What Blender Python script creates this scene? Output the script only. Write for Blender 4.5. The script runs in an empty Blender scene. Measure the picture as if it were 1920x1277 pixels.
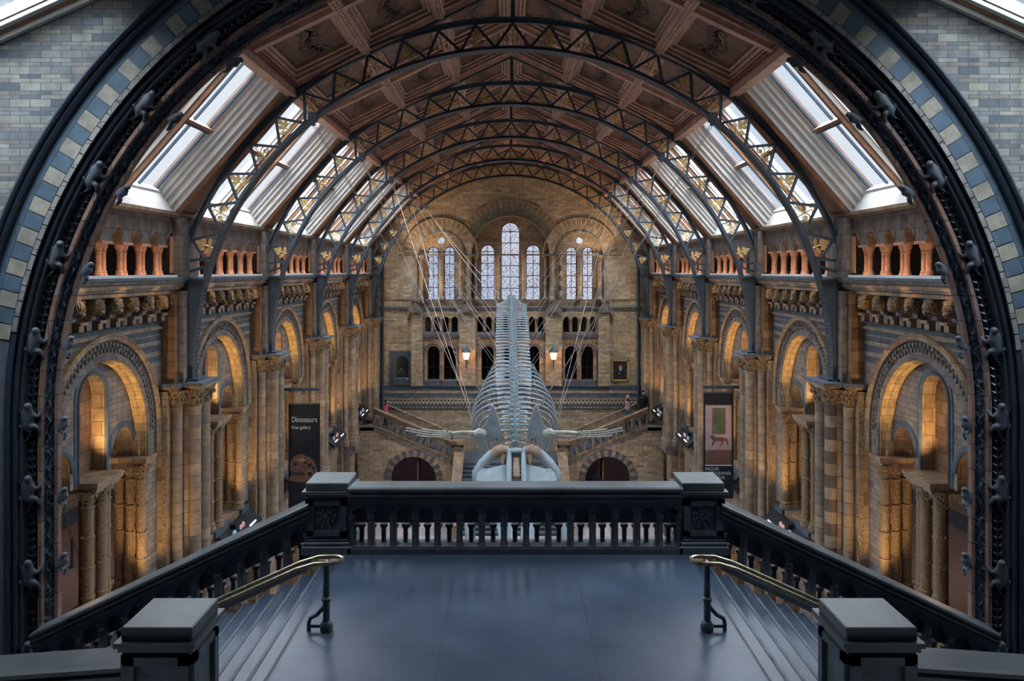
import bpy, math, random
from mathutils import Vector, Matrix
from mathutils.geometry import tessellate_polygon
random.seed(7)
PI = math.pi
sc = bpy.context.scene
COL = sc.collection

# ------------------------------------------------------------------ camera
cd = bpy.data.cameras.new('camera'); cam = bpy.data.objects.new('camera', cd); COL.objects.link(cam)
cam.location = (-0.1, 0, 0); cam.rotation_euler = (PI / 2, 0, 0)
cd.sensor_width = 36; cd.lens = 1450 / 1920 * 36
cd.shift_y = -(638.5 - 508) / 1920; cd.shift_x = 6 / 1920
cd.clip_start = .05; cd.clip_end = 300
sc.camera = cam
# ------------------------------------------------------------------ view, world, daylight
sc.view_settings.view_transform = 'Standard'; sc.view_settings.look = 'None'
sc.view_settings.gamma = 1; sc.view_settings.use_curve_mapping = False
sc.view_settings.exposure = 0.0
sc.cycles.max_bounces = 6; sc.cycles.diffuse_bounces = 4; sc.cycles.glossy_bounces = 2
sc.cycles.transparent_max_bounces = 12; sc.cycles.caustics_reflective = False; sc.cycles.caustics_refractive = False
sc.cycles.sample_clamp_indirect = 4; sc.cycles.use_denoising = True
w = bpy.data.worlds.new('world'); sc.world = w; w.use_nodes = True
nt = w.node_tree; nt.nodes.clear()
wo = nt.nodes.new('ShaderNodeOutputWorld'); bg = nt.nodes.new('ShaderNodeBackground')
no = nt.nodes.new('ShaderNodeTexNoise'); no.inputs['Scale'].default_value = 3; no.inputs['Detail'].default_value = 5
rp = nt.nodes.new('ShaderNodeValToRGB')
rp.color_ramp.elements[0].position = .35; rp.color_ramp.elements[0].color = (.50, .64, .80, 1)
rp.color_ramp.elements[1].position = .62; rp.color_ramp.elements[1].color = (.84, .90, .95, 1)
nt.links.new(no.outputs['Fac'], rp.inputs['Fac']); nt.links.new(rp.outputs['Color'], bg.inputs['Color'])
bg.inputs['Strength'].default_value = 1.0
nt.links.new(bg.outputs[0], wo.inputs['Surface'])
def sun(name, energy, color, rot, angle):
    l = bpy.data.lights.new(name, 'SUN'); l.energy = energy; l.color = color; l.angle = angle
    o = bpy.data.objects.new(name, l); COL.objects.link(o); o.rotation_euler = rot; o.location = (0, 20, 40)
    return o
sun('overcast_daylight', 56.0, (.84, .92, 1.0), (math.radians(-14), 0, 0), math.radians(150))
def spot(name, loc, target, energy, color, size, blend=.6, radius=.08):
    l = bpy.data.lights.new(name, 'SPOT'); l.energy = energy; l.color = color; l.spot_size = size; l.spot_blend = blend
    l.shadow_soft_size = radius
    o = bpy.data.objects.new(name, l); COL.objects.link(o); o.location = loc
    o.rotation_euler = (Vector(target) - Vector(loc)).to_track_quat('-Z', 'Y').to_euler()
    return o
def point(name, loc, energy, color, radius=.06):
    l = bpy.data.lights.new(name, 'POINT'); l.energy = energy; l.color = color; l.shadow_soft_size = radius
    o = bpy.data.objects.new(name, l); COL.objects.link(o); o.location = loc
    return o
AMBER = (1.0, .63, .27); ORANGE = (1.0, .52, .24)

# ------------------------------------------------------------------ dimensions
D = 6.56; RIB = [19.68 + D * i for i in range(5)]
AY0, AY1 = 12.75, 13.6; WY = 46.9; ZC = -2.47
XW = 8.65; F1 = -8.9; F0 = -13.3; ZL = -4.5
SIDE = {-1: 'dinosaur banner side', 1: 'wildlife banner side'}
ORD = ['first', 'second', 'third', 'fourth', 'fifth', 'sixth', 'seventh', 'eighth', 'ninth', 'tenth', 'eleventh', 'twelfth',
       'thirteenth', 'fourteenth', 'fifteenth', 'sixteenth', 'seventeenth', 'eighteenth', 'nineteenth', 'twentieth']

# ------------------------------------------------------------------ materials
def N(t, kind, **kw):
    n = t.nodes.new(kind)
    for k, v in kw.items(): setattr(n, k, v)
    return n
def newmat(name):
    m = bpy.data.materials.new(name); m.use_nodes = True; t = m.node_tree
    return m, t, t.nodes['Principled BSDF']
def math_n(t, op, a, b=None, c=None):
    n = N(t, 'ShaderNodeMath', operation=op)
    for i, v in enumerate((a, b, c)):
        if v is None: continue
        if isinstance(v, (int, float)): n.inputs[i].default_value = v
        else: t.links.new(v, n.inputs[i])
    return n.outputs[0]
def plain(name, col, rough=.6, metal=0, var=.25, scale=3.0, bump=0.0, emit=None, es=0, spec=.4):
    m, t, b = newmat(name)
    b.inputs['Roughness'].default_value = rough; b.inputs['Metallic'].default_value = metal
    b.inputs['Specular IOR Level'].default_value = spec
    g = N(t, 'ShaderNodeNewGeometry'); n = N(t, 'ShaderNodeTexNoise'); n.inputs['Scale'].default_value = scale; n.inputs['Detail'].default_value = 6
    t.links.new(g.outputs['Position'], n.inputs['Vector'])
    r = N(t, 'ShaderNodeValToRGB'); e = r.color_ramp.elements
    e[0].position = .3; e[1].position = .7
    e[0].color = tuple(c * (1 - var) for c in col) + (1,); e[1].color = tuple(min(1, c * (1 + var)) for c in col) + (1,)
    t.links.new(n.outputs['Fac'], r.inputs['Fac']); t.links.new(r.outputs['Color'], b.inputs['Base Color'])
    if bump:
        n2 = N(t, 'ShaderNodeTexNoise'); n2.inputs['Scale'].default_value = scale * 6
        t.links.new(g.outputs['Position'], n2.inputs['Vector'])
        bp = N(t, 'ShaderNodeBump'); bp.inputs['Strength'].default_value = bump; bp.inputs['Distance'].default_value = .02
        t.links.new(n2.outputs['Fac'], bp.inputs['Height']); t.links.new(bp.outputs['Normal'], b.inputs['Normal'])
    if emit:
        b.inputs['Emission Color'].default_value = emit + (1,); b.inputs['Emission Strength'].default_value = es
    return m
def uvw(t):
    """wall coordinates from position and facing: (along, up)"""
    g = N(t, 'ShaderNodeNewGeometry'); p = N(t, 'ShaderNodeSeparateXYZ'); n = N(t, 'ShaderNodeSeparateXYZ')
    t.links.new(g.outputs['Position'], p.inputs[0]); t.links.new(g.outputs['True Normal'], n.inputs[0])
    ax = math_n(t, 'ABSOLUTE', n.outputs[0]); ay = math_n(t, 'ABSOLUTE', n.outputs[1]); az = math_n(t, 'ABSOLUTE', n.outputs[2])
    isx = math_n(t, 'GREATER_THAN', ax, ay); isz = math_n(t, 'GREATER_THAN', az, .8)
    def mix(f, a, b):
        return math_n(t, 'ADD', math_n(t, 'MULTIPLY', a, math_n(t, 'SUBTRACT', 1.0, f)), math_n(t, 'MULTIPLY', b, f))
    u = mix(isz, mix(isx, p.outputs[0], p.outputs[1]), p.outputs[0]); v = mix(isz, p.outputs[2], p.outputs[1])
    return g, p, u, v, mix
def masonry(name, cols, mortar, bw=.4, bh=.16, ms=.006, rough=.75, bump=.35, alt=False, noise=.3, drum=False, bands=None):
    m, t, b = newmat(name)
    b.inputs['Roughness'].default_value = rough; b.inputs['Specular IOR Level'].default_value = .3
    g, p, u, v, mix = uvw(t)
    if drum:
        oi = N(t, 'ShaderNodeObjectInfo'); u = math_n(t, 'MULTIPLY', oi.outputs['Random'], 90.0)
    if alt:
        P = .27
        q = math_n(t, 'DIVIDE', v, P); fl = math_n(t, 'FLOOR', q); fr = math_n(t, 'SUBTRACT', q, fl)
        s = math_n(t, 'GREATER_THAN', fr, .5)
        v2 = mix(s, math_n(t, 'MULTIPLY', fr, 2.0), math_n(t, 'ADD', 1.0, math_n(t, 'MULTIPLY', math_n(t, 'SUBTRACT', fr, .5), 4.0)))
        v = math_n(t, 'MULTIPLY', math_n(t, 'ADD', math_n(t, 'MULTIPLY', fl, 3.0), v2), bh)
    cx = N(t, 'ShaderNodeCombineXYZ'); t.links.new(u, cx.inputs[0]); t.links.new(v, cx.inputs[1])
    bk = N(t, 'ShaderNodeTexBrick'); bk.offset = .5
    bk.inputs['Scale'].default_value = 1; bk.inputs['Mortar Size'].default_value = ms; bk.inputs['Brick Width'].default_value = bw
    bk.inputs['Row Height'].default_value = bh; bk.inputs['Color1'].default_value = (0, 0, 0, 1); bk.inputs['Color2'].default_value = (1, 1, 1, 1)
    bk.inputs['Mortar'].default_value = (.5, .5, .5, 1); bk.inputs['Mortar Smooth'].default_value = .2
    t.links.new(cx.outputs[0], bk.inputs['Vector'])
    r = N(t, 'ShaderNodeValToRGB'); r.color_ramp.interpolation = 'LINEAR'
    e = r.color_ramp.elements
    while len(e) < len(cols): e.new(.5)
    for i, c in enumerate(cols):
        e[i].position = i / max(1, len(cols) - 1); e[i].color = tuple(c) + (1,)
    t.links.new(bk.outputs['Color'], r.inputs['Fac'])
    no = N(t, 'ShaderNodeTexNoise'); no.inputs['Scale'].default_value = 5; no.inputs['Detail'].default_value = 8
    t.links.new(g.outputs['Position'], no.inputs['Vector'])
    mr = N(t, 'ShaderNodeMapRange'); mr.inputs['From Min'].default_value = .3; mr.inputs['From Max'].default_value = .7
    mr.inputs['To Min'].default_value = 1 - noise; mr.inputs['To Max'].default_value = 1 + noise * .6
    t.links.new(no.outputs['Fac'], mr.inputs['Value'])
    col = r.outputs['Color']
    if bands:   # polychrome courses: (z0, z1, colour)
        for z0, z1, c in bands:
            f = math_n(t, 'MULTIPLY', math_n(t, 'GREATER_THAN', p.outputs[2], z0), math_n(t, 'LESS_THAN', p.outputs[2], z1))
            mx = N(t, 'ShaderNodeMix', data_type='RGBA'); mx.inputs['B'].default_value = tuple(c) + (1,)
            t.links.new(math_n(t, 'MULTIPLY', f, .85), mx.inputs['Factor']); t.links.new(col, mx.inputs['A']); col = mx.outputs['Result']
    vm = N(t, 'ShaderNodeMix', data_type='RGBA', blend_type='MULTIPLY'); vm.inputs['Factor'].default_value = 1
    t.links.new(col, vm.inputs['A']); t.links.new(mr.outputs[0], vm.inputs['B'])
    mm = N(t, 'ShaderNodeMix', data_type='RGBA'); mm.inputs['B'].default_value = tuple(mortar) + (1,)
    t.links.new(bk.outputs['Fac'], mm.inputs['Factor']); t.links.new(vm.outputs['Result'], mm.inputs['A'])
    t.links.new(mm.outputs['Result'], b.inputs['Base Color'])
    h = math_n(t, 'SUBTRACT', math_n(t, 'MULTIPLY', no.outputs['Fac'], .3), bk.outputs['Fac'])
    bp = N(t, 'ShaderNodeBump'); bp.inputs['Strength'].default_value = bump; bp.inputs['Distance'].default_value = .015
    t.links.new(h, bp.inputs['Height']); t.links.new(bp.outputs['Normal'], b.inputs['Normal'])
    return m
def carved(name, col, dark, scale=14, rough=.6, strength=1.0):
    m, t, b = newmat(name); b.inputs['Roughness'].default_value = rough; b.inputs['Specular IOR Level'].default_value = .35
    g = N(t, 'ShaderNodeNewGeometry'); v = N(t, 'ShaderNodeTexVoronoi', feature='SMOOTH_F1'); v.inputs['Scale'].default_value = scale
    wv = N(t, 'ShaderNodeTexWave', wave_type='RINGS'); wv.inputs['Scale'].default_value = scale * .25; wv.inputs['Distortion'].default_value = 14
    wv.inputs['Detail'].default_value = 2
    t.links.new(g.outputs['Position'], v.inputs['Vector']); t.links.new(g.outputs['Position'], wv.inputs['Vector'])
    h = math_n(t, 'MULTIPLY', math_n(t, 'ADD', v.outputs['Distance'], wv.outputs['Fac']), .6)
    r = N(t, 'ShaderNodeValToRGB'); e = r.color_ramp.elements; e[0].position = .25; e[1].position = .6
    e[0].color = tuple(dark) + (1,); e[1].color = tuple(col) + (1,)
    t.links.new(h, r.inputs['Fac']); t.links.new(r.outputs['Color'], b.inputs['Base Color'])
    bp = N(t, 'ShaderNodeBump'); bp.inputs['Strength'].default_value = strength; bp.inputs['Distance'].default_value = .03
    t.links.new(h, bp.inputs['Height']); t.links.new(bp.outputs['Normal'], b.inputs['Normal'])
    return m
M = {}
M['ashlar'] = masonry('grey_ashlar', [(.055, .07, .085), (.115, .12, .115), (.18, .18, .155), (.09, .105, .12), (.14, .125, .105)], (.028, .035, .045), .34, .135, .006, alt=True)
M['cream'] = plain('cream_voussoir', (.21, .20, .165), .75, var=.25, scale=6, bump=.3)
M['blue'] = plain('blue_voussoir', (.05, .085, .12), .7, var=.2, scale=5, bump=.2)
M['greystone'] = masonry('grey_quoin', [(.14, .15, .15), (.24, .23, .21)], (.04, .05, .06), .35, .35, .006)
M['mould'] = plain('dark_glazed_moulding', (.022, .030, .045), .33, var=.25, scale=5, spec=.6)
M['darkcarve'] = carved('dark_carved_foliage', (.045, .065, .095), (.012, .018, .03), 16, .5)
M['redstone'] = masonry('red_quoin', [(.17, .10, .08), (.24, .15, .11), (.15, .12, .12)], (.03, .03, .04), .3, .42, .008)
M['terra'] = masonry('brown_terracotta', [(.17, .11, .075), (.32, .21, .13), (.25, .18, .13), (.38, .27, .16), (.20, .165, .145)], (.05, .035, .03), .34, .30, .006, rough=.6)
M['buff'] = masonry('buff_brick', [(.29, .20, .13), (.48, .36, .22), (.40, .29, .18), (.56, .44, .29), (.31, .24, .18)], (.16, .13, .10), .52, .13, .009, bump=.3)
BL = (.045, .07, .10); CR = (.30, .26, .19)
M['sidewall'] = masonry('side_wall_stone', [(.15, .13, .12), (.26, .21, .16), (.20, .18, .17), (.30, .23, .17)], (.05, .045, .045), .36, .13, .005,
    bands=[(-1.42, -.5, BL), (-1.37, -1.34, CR), (-1.30, -1.02, (.06, .11, .13)), (-.98, -.95, CR), (-1.7, -1.42, BL), (-1.58, -1.54, CR), (-1.95, -1.80, BL), (-2.2, -2.07, BL), (-1.74, -1.70, CR)])
M['greybrown'] = masonry('grey_brown_blocks', [(.13, .11, .10), (.22, .18, .15), (.17, .15, .15)], (.04, .035, .04), .30, .30, .006)
M['dark_brown'] = masonry('umber_panel', [(.10, .055, .035), (.22, .12, .06), (.17, .10, .06), (.28, .17, .09)], (.03, .02, .02), .34, .28, .006)
M['window_stone'] = masonry('recess_blocks', [(.20, .14, .09), (.32, .24, .16), (.26, .19, .13)], (.09, .07, .05), .5, .2, .008)
M['drum'] = masonry('column_drums', [(.25, .18, .125), (.34, .25, .17), (.22, .175, .145), (.38, .29, .20)], (.06, .045, .04), .3, .30, .006, drum=True, rough=.5)
M['shaft'] = carved('diapered_shaft', (.34, .23, .13), (.15, .10, .06), 46, .5, .6)
M['capital'] = carved('foliate_capital', (.36, .25, .14), (.10, .065, .045), 30, .55, 1.0)
M['zigzag'] = carved('incised_strip', (.28, .20, .13), (.12, .09, .07), 30, .6, .6)
M['slate'] = plain('blue_grey_stone', (.075, .095, .12), .55, var=.3, scale=4, bump=.1)
M['darkstone'] = plain('dark_stone', (.066, .08, .10), .55, var=.3, scale=5, bump=.15)
M['rail'] = plain('worn_rail_stone', (.072, .086, .094), .42, var=.3, scale=2.5, bump=.08, spec=.5)
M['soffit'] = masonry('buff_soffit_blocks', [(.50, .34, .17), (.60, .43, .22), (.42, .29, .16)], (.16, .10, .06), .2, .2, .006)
M['vous'] = plain('buff_voussoir', (.34, .26, .17), .75)
M['vous2'] = plain('brown_voussoir', (.22, .17, .12), .75)
M['vous3'] = plain('green_grey_voussoir', (.17, .175, .14), .75)
M['orange'] = plain('gallery_terracotta', (.50, .27, .16), .55, var=.25, scale=8, bump=.2)
M['white_ledge'] = plain('pale_ledge_stone', (.72, .73, .74), .6, var=.1)
M['iron'] = plain('blue_black_iron', (.045, .068, .095), .42, metal=.2, var=.2, scale=4, spec=.5)
M['gold'] = plain('gilded_leaf', (.72, .50, .20), .4, metal=.45, var=.2, scale=9)
M['wood'] = plain('ceiling_wood', (.62, .38, .27), .45, var=.25, scale=3, spec=.5)
M['wood_dark'] = plain('ceiling_wood_dark', (.26, .155, .11), .5, var=.25, scale=3)
M['panel'] = plain('painted_panel', (.62, .38, .20), .5, var=.3, scale=5)
M['paint_leaf'] = plain('painted_leaf', (.045, .04, .03), .5, var=.3)
M['red_beam'] = plain('crimson_beam', (.26, .06, .06), .5, var=.3)
M['white_paint'] = plain('white_paint', (.66, .645, .61), .5, var=.08)
M['wood_trim'] = plain('brown_trim', (.30, .15, .08), .4, var=.3, scale=4)
M['bone'] = plain('pale_bone', (.25, .31, .345), .5, var=.2, scale=3, bump=.3)
M['bone_tan'] = plain('tan_bone', (.30, .21, .155), .55, var=.35, scale=3, bump=.3)
M['bone_light'] = plain('cream_bone', (.46, .47, .43), .55, var=.2, scale=4, bump=.3)
M['steel'] = plain('steel_cable', (.42, .38, .34), .35, metal=.3, var=.1)
M['brass'] = plain('worn_brass', (.30, .26, .17), .34, metal=.8, var=.3, scale=12)
M['black'] = plain('black_cloth', (.012, .014, .02), .7, var=.2)
M['pink'] = plain('pink_banner_wall', (.52, .36, .37), .7, var=.15)
M['mauve'] = plain('mauve_wall', (.20, .14, .17), .8, var=.1)
M['green'] = plain('green_shutter', (.13, .15, .08), .7, var=.3)
M['brown_fur'] = plain('brown_print', (.20, .10, .07), .7, var=.3, scale=9)
M['letter'] = plain('pale_lettering', (.62, .64, .68), .6, var=.05)
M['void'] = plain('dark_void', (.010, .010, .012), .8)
M['lamp_glow'] = plain('lamp_glow', (1, .7, .4), .5, emit=(1.0, .55, .25), es=6)
M['tube_glow'] = plain('tube_glow', (1, 1, 1), .5, emit=(1.0, .93, .85), es=.9)
M['disc_pink'] = plain('pink_disc', (.7, .4, .38), .5, emit=(1.0, .6, .5), es=.15)
M['disc_blue'] = plain('blue_disc', (.25, .5, .7), .5, emit=(.4, .7, 1.0), es=.15)
M['canvas'] = plain('dark_canvas', (.03, .018, .016), .6)
M['skin'] = plain('skin', (.45, .26, .19), .6)
M['cloth_dark'] = plain('dark_clothing', (.015, .017, .025), .8)
M['cloth_pink'] = plain('pink_clothing', (.62, .07, .16), .8)
M['cloth_rose'] = plain('rose_clothing', (.45, .25, .24), .8)
M['cloth_teal'] = plain('teal_clothing', (.03, .12, .14), .8)
M['cloth_white'] = plain('white_clothing', (.6, .6, .6), .8)
# landing slate floor with large tiles
def floor_mat():
    m, t, b = newmat('landing_mosaic')
    g = N(t, 'ShaderNodeNewGeometry'); n = N(t, 'ShaderNodeTexNoise'); n.inputs['Scale'].default_value = 1.6; n.inputs['Detail'].default_value = 8
    n2 = N(t, 'ShaderNodeTexNoise'); n2.inputs['Scale'].default_value = 60
    t.links.new(g.outputs['Position'], n.inputs['Vector']); t.links.new(g.outputs['Position'], n2.inputs['Vector'])
    bk = N(t, 'ShaderNodeTexBrick'); bk.offset = 0
    bk.inputs['Scale'].default_value = 1; bk.inputs['Brick Width'].default_value = 1.82; bk.inputs['Row Height'].default_value = 1.6
    bk.inputs['Mortar Size'].default_value = .006; bk.inputs['Color1'].default_value = (.9, .9, .9, 1); bk.inputs['Color2'].default_value = (1.1, 1.1, 1.1, 1)
    bk.inputs['Mortar'].default_value = (.55, .55, .55, 1)
    sh = N(t, 'ShaderNodeVectorMath', operation='ADD'); sh.inputs[1].default_value = (.91, .35, 0)
    t.links.new(g.outputs['Position'], sh.inputs[0]); t.links.new(sh.outputs[0], bk.inputs['Vector'])
    r = N(t, 'ShaderNodeValToRGB'); e = r.color_ramp.elements; e[0].position = .3; e[1].position = .75
    e[0].color = (.034, .054, .09, 1); e[1].color = (.075, .106, .155, 1)
    f = math_n(t, 'ADD', math_n(t, 'MULTIPLY', n.outputs['Fac'], .8), math_n(t, 'MULTIPLY', n2.outputs['Fac'], .2))
    t.links.new(f, r.inputs['Fac'])
    mx = N(t, 'ShaderNodeMix', data_type='RGBA', blend_type='MULTIPLY'); mx.inputs['Factor'].default_value = 1
    t.links.new(r.outputs['Color'], mx.inputs['A']); t.links.new(bk.outputs['Color'], mx.inputs['B'])
    t.links.new(mx.outputs['Result'], b.inputs['Base Color'])
    b.inputs['Roughness'].default_value = .34; b.inputs['Specular IOR Level'].default_value = .5
    return m
M['landing'] = floor_mat()
def checker_mat(name, a, bcol, scale, rot=PI / 4):
    m, t, b = newmat(name)
    g = N(t, 'ShaderNodeNewGeometry'); mp = N(t, 'ShaderNodeMapping'); mp.inputs['Rotation'].default_value = (0, 0, rot)
    c = N(t, 'ShaderNodeTexChecker'); c.inputs['Scale'].default_value = scale
    c.inputs['Color1'].default_value = tuple(a) + (1,); c.inputs['Color2'].default_value = tuple(bcol) + (1,)
    t.links.new(g.outputs['Position'], mp.inputs['Vector']); t.links.new(mp.outputs[0], c.inputs['Vector'])
    t.links.new(c.outputs['Color'], b.inputs['Base Color']); b.inputs['Roughness'].default_value = .4
    return m
M['checker'] = checker_mat('chequered_tiles', (.42, .40, .38), (.04, .04, .05), 2.8)
M['mosaic'] = plain('pink_mosaic', (.30, .20, .18), .5, var=.4, scale=30)
M['ground'] = checker_mat('ground_floor_tiles', (.46, .42, .42), (.34, .31, .33), .8, 0)
def zigzag_mat():
    m, t, b = newmat('zigzag_frieze')
    g, p, u, v, mix = uvw(t)
    tri = math_n(t, 'PINGPONG', u, .11)
    d = math_n(t, 'ABSOLUTE', math_n(t, 'SUBTRACT', math_n(t, 'SUBTRACT', v, -8.03), math_n(t, 'MULTIPLY', tri, 1.6)))
    f = math_n(t, 'LESS_THAN', d, .06)
    mx = N(t, 'ShaderNodeMix', data_type='RGBA'); mx.inputs['A'].default_value = (.09, .09, .09, 1); mx.inputs['B'].default_value = (.62, .52, .35, 1)
    t.links.new(f, mx.inputs['Factor']); t.links.new(mx.outputs['Result'], b.inputs['Base Color']); b.inputs['Roughness'].default_value = .7
    return m
M['zigfrieze'] = zigzag_mat()
def glass_mat(name, tint, gloss=.06):
    m = bpy.data.materials.new(name); m.use_nodes = True; t = m.node_tree; t.nodes.clear()
    o = N(t, 'ShaderNodeOutputMaterial'); a = N(t, 'ShaderNodeBsdfTransparent'); b = N(t, 'ShaderNodeBsdfGlossy')
    a.inputs['Color'].default_value = tuple(tint) + (1,); b.inputs['Roughness'].default_value = .1
    mx = N(t, 'ShaderNodeMixShader'); mx.inputs[0].default_value = gloss
    t.links.new(a.outputs[0], mx.inputs[1]); t.links.new(b.outputs[0], mx.inputs[2]); t.links.new(mx.outputs[0], o.inputs['Surface'])
    return m
M['glass'] = glass_mat('skylight_glass', (.95, .97, 1.0))
def stained_mat(name, pale, deep, dark=.1):
    m = bpy.data.materials.new(name); m.use_nodes = True; t = m.node_tree; t.nodes.clear()
    o = N(t, 'ShaderNodeOutputMaterial'); a = N(t, 'ShaderNodeBsdfTransparent')
    g, p, u, v, mix = uvw(t)
    cx = N(t, 'ShaderNodeCombineXYZ'); t.links.new(u, cx.inputs[0]); t.links.new(v, cx.inputs[1])
    vo = N(t, 'ShaderNodeTexVoronoi', feature='F1'); vo.inputs['Scale'].default_value = 13; vo.inputs['Randomness'].default_value = .7
    ve = N(t, 'ShaderNodeTexVoronoi', feature='DISTANCE_TO_EDGE'); ve.inputs['Scale'].default_value = 13; ve.inputs['Randomness'].default_value = .7
    t.links.new(cx.outputs[0], vo.inputs['Vector']); t.links.new(cx.outputs[0], ve.inputs['Vector'])
    sp = N(t, 'ShaderNodeSeparateColor'); t.links.new(vo.outputs['Color'], sp.inputs[0])
    r = N(t, 'ShaderNodeValToRGB'); r.color_ramp.interpolation = 'CONSTANT'; e = r.color_ramp.elements
    stops = [(0, pale), (.45, tuple(x * .86 for x in pale)), (.70, (.60, .64, .82)), (.80, deep), (.87, pale)]
    while len(e) < len(stops): e.new(.5)
    for i, (q, c) in enumerate(stops): e[i].position = q; e[i].color = tuple(c) + (1,)
    t.links.new(sp.outputs[0], r.inputs['Fac'])
    f = math_n(t, 'GREATER_THAN', ve.outputs['Distance'], .03)
    mx = N(t, 'ShaderNodeMix', data_type='RGBA'); mx.inputs['A'].default_value = (dark, dark, dark, 1)
    t.links.new(f, mx.inputs['Factor']); t.links.new(r.outputs['Color'], mx.inputs['B'])
    t.links.new(mx.outputs['Result'], a.inputs['Color']); t.links.new(a.outputs[0], o.inputs['Surface'])
    return m
M['stained'] = stained_mat('stained_glass', (.92, .88, .95), (.62, .22, .26))
M['stained_dark'] = stained_mat('dim_stained_glass', (.24, .23, .22), (.08, .04, .03), .005)

# ------------------------------------------------------------------ mesh builder
class MB:
    def __init__(s): s.v = []; s.f = []; s.m = []
    def face(s, pts, m=0):
        b = len(s.v); s.v += [tuple(p) for p in pts]; s.f.append(tuple(range(b, b + len(pts)))); s.m.append(m)
    def box(s, x0, x1, y0, y1, z0, z1, m=0):
        b = len(s.v)
        s.v += [(x, y, z) for x in (x0, x1) for y in (y0, y1) for z in (z0, z1)]
        for q in ((0, 1, 3, 2), (4, 6, 7, 5), (0, 4, 5, 1), (2, 3, 7, 6), (0, 2, 6, 4), (1, 5, 7, 3)):
            s.f.append(tuple(b + i for i in q)); s.m.append(m)
        return s
    def prism(s, poly, axis, a0, a1, holes=(), m=0, ms=None, back=True):
        ms = m if ms is None else ms
        loops = [list(poly)] + [list(h) for h in holes]
        def P(p, t):
            return (p[0], t, p[1]) if axis == 'y' else (t, p[0], p[1]) if axis == 'x' else (p[0], p[1], t)
        flat = [p for l in loops for p in l]
        if len(loops) == 1 and len(poly) <= 4: tris = [tuple(range(len(poly)))]
        else: tris = tessellate_polygon([[Vector((p[0], p[1], 0)) for p in l] for l in loops])
        for t in ((a0, a1) if back else (a0,)):
            b = len(s.v); s.v += [P(p, t) for p in flat]
            for tr in tris: s.f.append(tuple(b + i for i in tr)); s.m.append(m)
        for l in loops:
            n = len(l); b = len(s.v)
            s.v += [P(p, a0) for p in l] + [P(p, a1) for p in l]
            for i in range(n):
                j = (i + 1) % n; s.f.append((b + i, b + j, b + n + j, b + n + i)); s.m.append(ms)
        return s
    def lathe(s, prof, cx=0, cy=0, z0=0, seg=12, m=0, sq=0):
        b = len(s.v)
        for r, z in prof:
            for i in range(seg):
                a = 2 * PI * i / seg + (PI / seg if sq else 0); s.v.append((cx + r * math.cos(a), cy + r * math.sin(a), z0 + z))
        for k in range(len(prof) - 1):
            for i in range(seg):
                j = (i + 1) % seg
                s.f.append((b + k * seg + i, b + k * seg + j, b + (k + 1) * seg + j, b + (k + 1) * seg + i)); s.m.append(m)
        s.f.append(tuple(b + i for i in range(seg))); s.m.append(m)
        e = b + (len(prof) - 1) * seg; s.f.append(tuple(e + i for i in range(seg))); s.m.append(m)
        return s
    def tube(s, pts, r, seg=6, m=0, flat=1.0):
        pts = [Vector(p) for p in pts]; n = len(pts)
        rr = r if isinstance(r, (list, tuple)) else [r] * n
        b = len(s.v); up = None
        for i, p in enumerate(pts):
            d = (pts[min(i + 1, n - 1)] - pts[max(i - 1, 0)]).normalized()
            if up is None:
                up = Vector((0, 0, 1)) if abs(d.z) < .9 else Vector((0, 1, 0))
            a = d.cross(up)
            if a.length < 1e-4: a = d.cross(Vector((1, 0, 0)))
            a.normalize(); c = a.cross(d).normalized(); up = c
            for k in range(seg):
                t = 2 * PI * k / seg; s.v.append(tuple(p + a * (rr[i] * math.cos(t)) + c * (rr[i] * flat * math.sin(t))))
        for i in range(n - 1):
            for k in range(seg):
                j = (k + 1) % seg; s.f.append((b + i * seg + k, b + i * seg + j, b + (i + 1) * seg + j, b + (i + 1) * seg + k)); s.m.append(m)
        s.f.append(tuple(b + k for k in range(seg))); s.m.append(m)
        e = b + (n - 1) * seg; s.f.append(tuple(e + k for k in range(seg))); s.m.append(m)
        return s
    def bar(s, p, q, w, h, side=(0, 1, 0), m=0):
        """box from p to q: w along side, h across"""
        p = Vector(p); q = Vector(q); d = (q - p).normalized(); a = Vector(side).normalized(); c = d.cross(a).normalized()
        b = len(s.v)
        for e in (p, q):
            for i, j in ((-1, -1), (1, -1), (1, 1), (-1, 1)): s.v.append(tuple(e + a * (w / 2 * i) + c * (h / 2 * j)))
        for fa in ((0, 1, 2, 3), (4, 7, 6, 5), (0, 4, 5, 1), (1, 5, 6, 2), (2, 6, 7, 3), (3, 7, 4, 0)):
            s.f.append(tuple(b + i for i in fa)); s.m.append(m)
        return s
    def ball(s, c, r, m=0, seg=8, rings=6, sc=(1, 1, 1)):
        b = len(s.v)
        for i in range(rings + 1):
            ph = PI * i / rings
            for k in range(seg):
                t = 2 * PI * k / seg
                s.v.append((c[0] + r * sc[0] * math.sin(ph) * math.cos(t), c[1] + r * sc[1] * math.sin(ph) * math.sin(t), c[2] + r * sc[2] * math.cos(ph)))
        for i in range(rings):
            for k in range(seg):
                j = (k + 1) % seg; s.f.append((b + i * seg + k, b + i * seg + j, b + (i + 1) * seg + j, b + (i + 1) * seg + k)); s.m.append(m)
        return s
    def sweep(s, prof, path, posf, mats, closed=False):
        """prof [(R, y)], path [t], posf(R, t)->(x, z)"""
        b = len(s.v); n = len(prof)
        for t in path:
            for R, y in prof:
                x, z = posf(R, t); s.v.append((x, y, z))
        for i in range(len(path) - 1):
            for k in range(n if closed else n - 1):
                j = (k + 1) % n
                s.f.append((b + i * n + k, b + i * n + j, b + (i + 1) * n + j, b + (i + 1) * n + k)); s.m.append(mats[k] if isinstance(mats, (list, tuple)) else mats)
        return s
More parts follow.
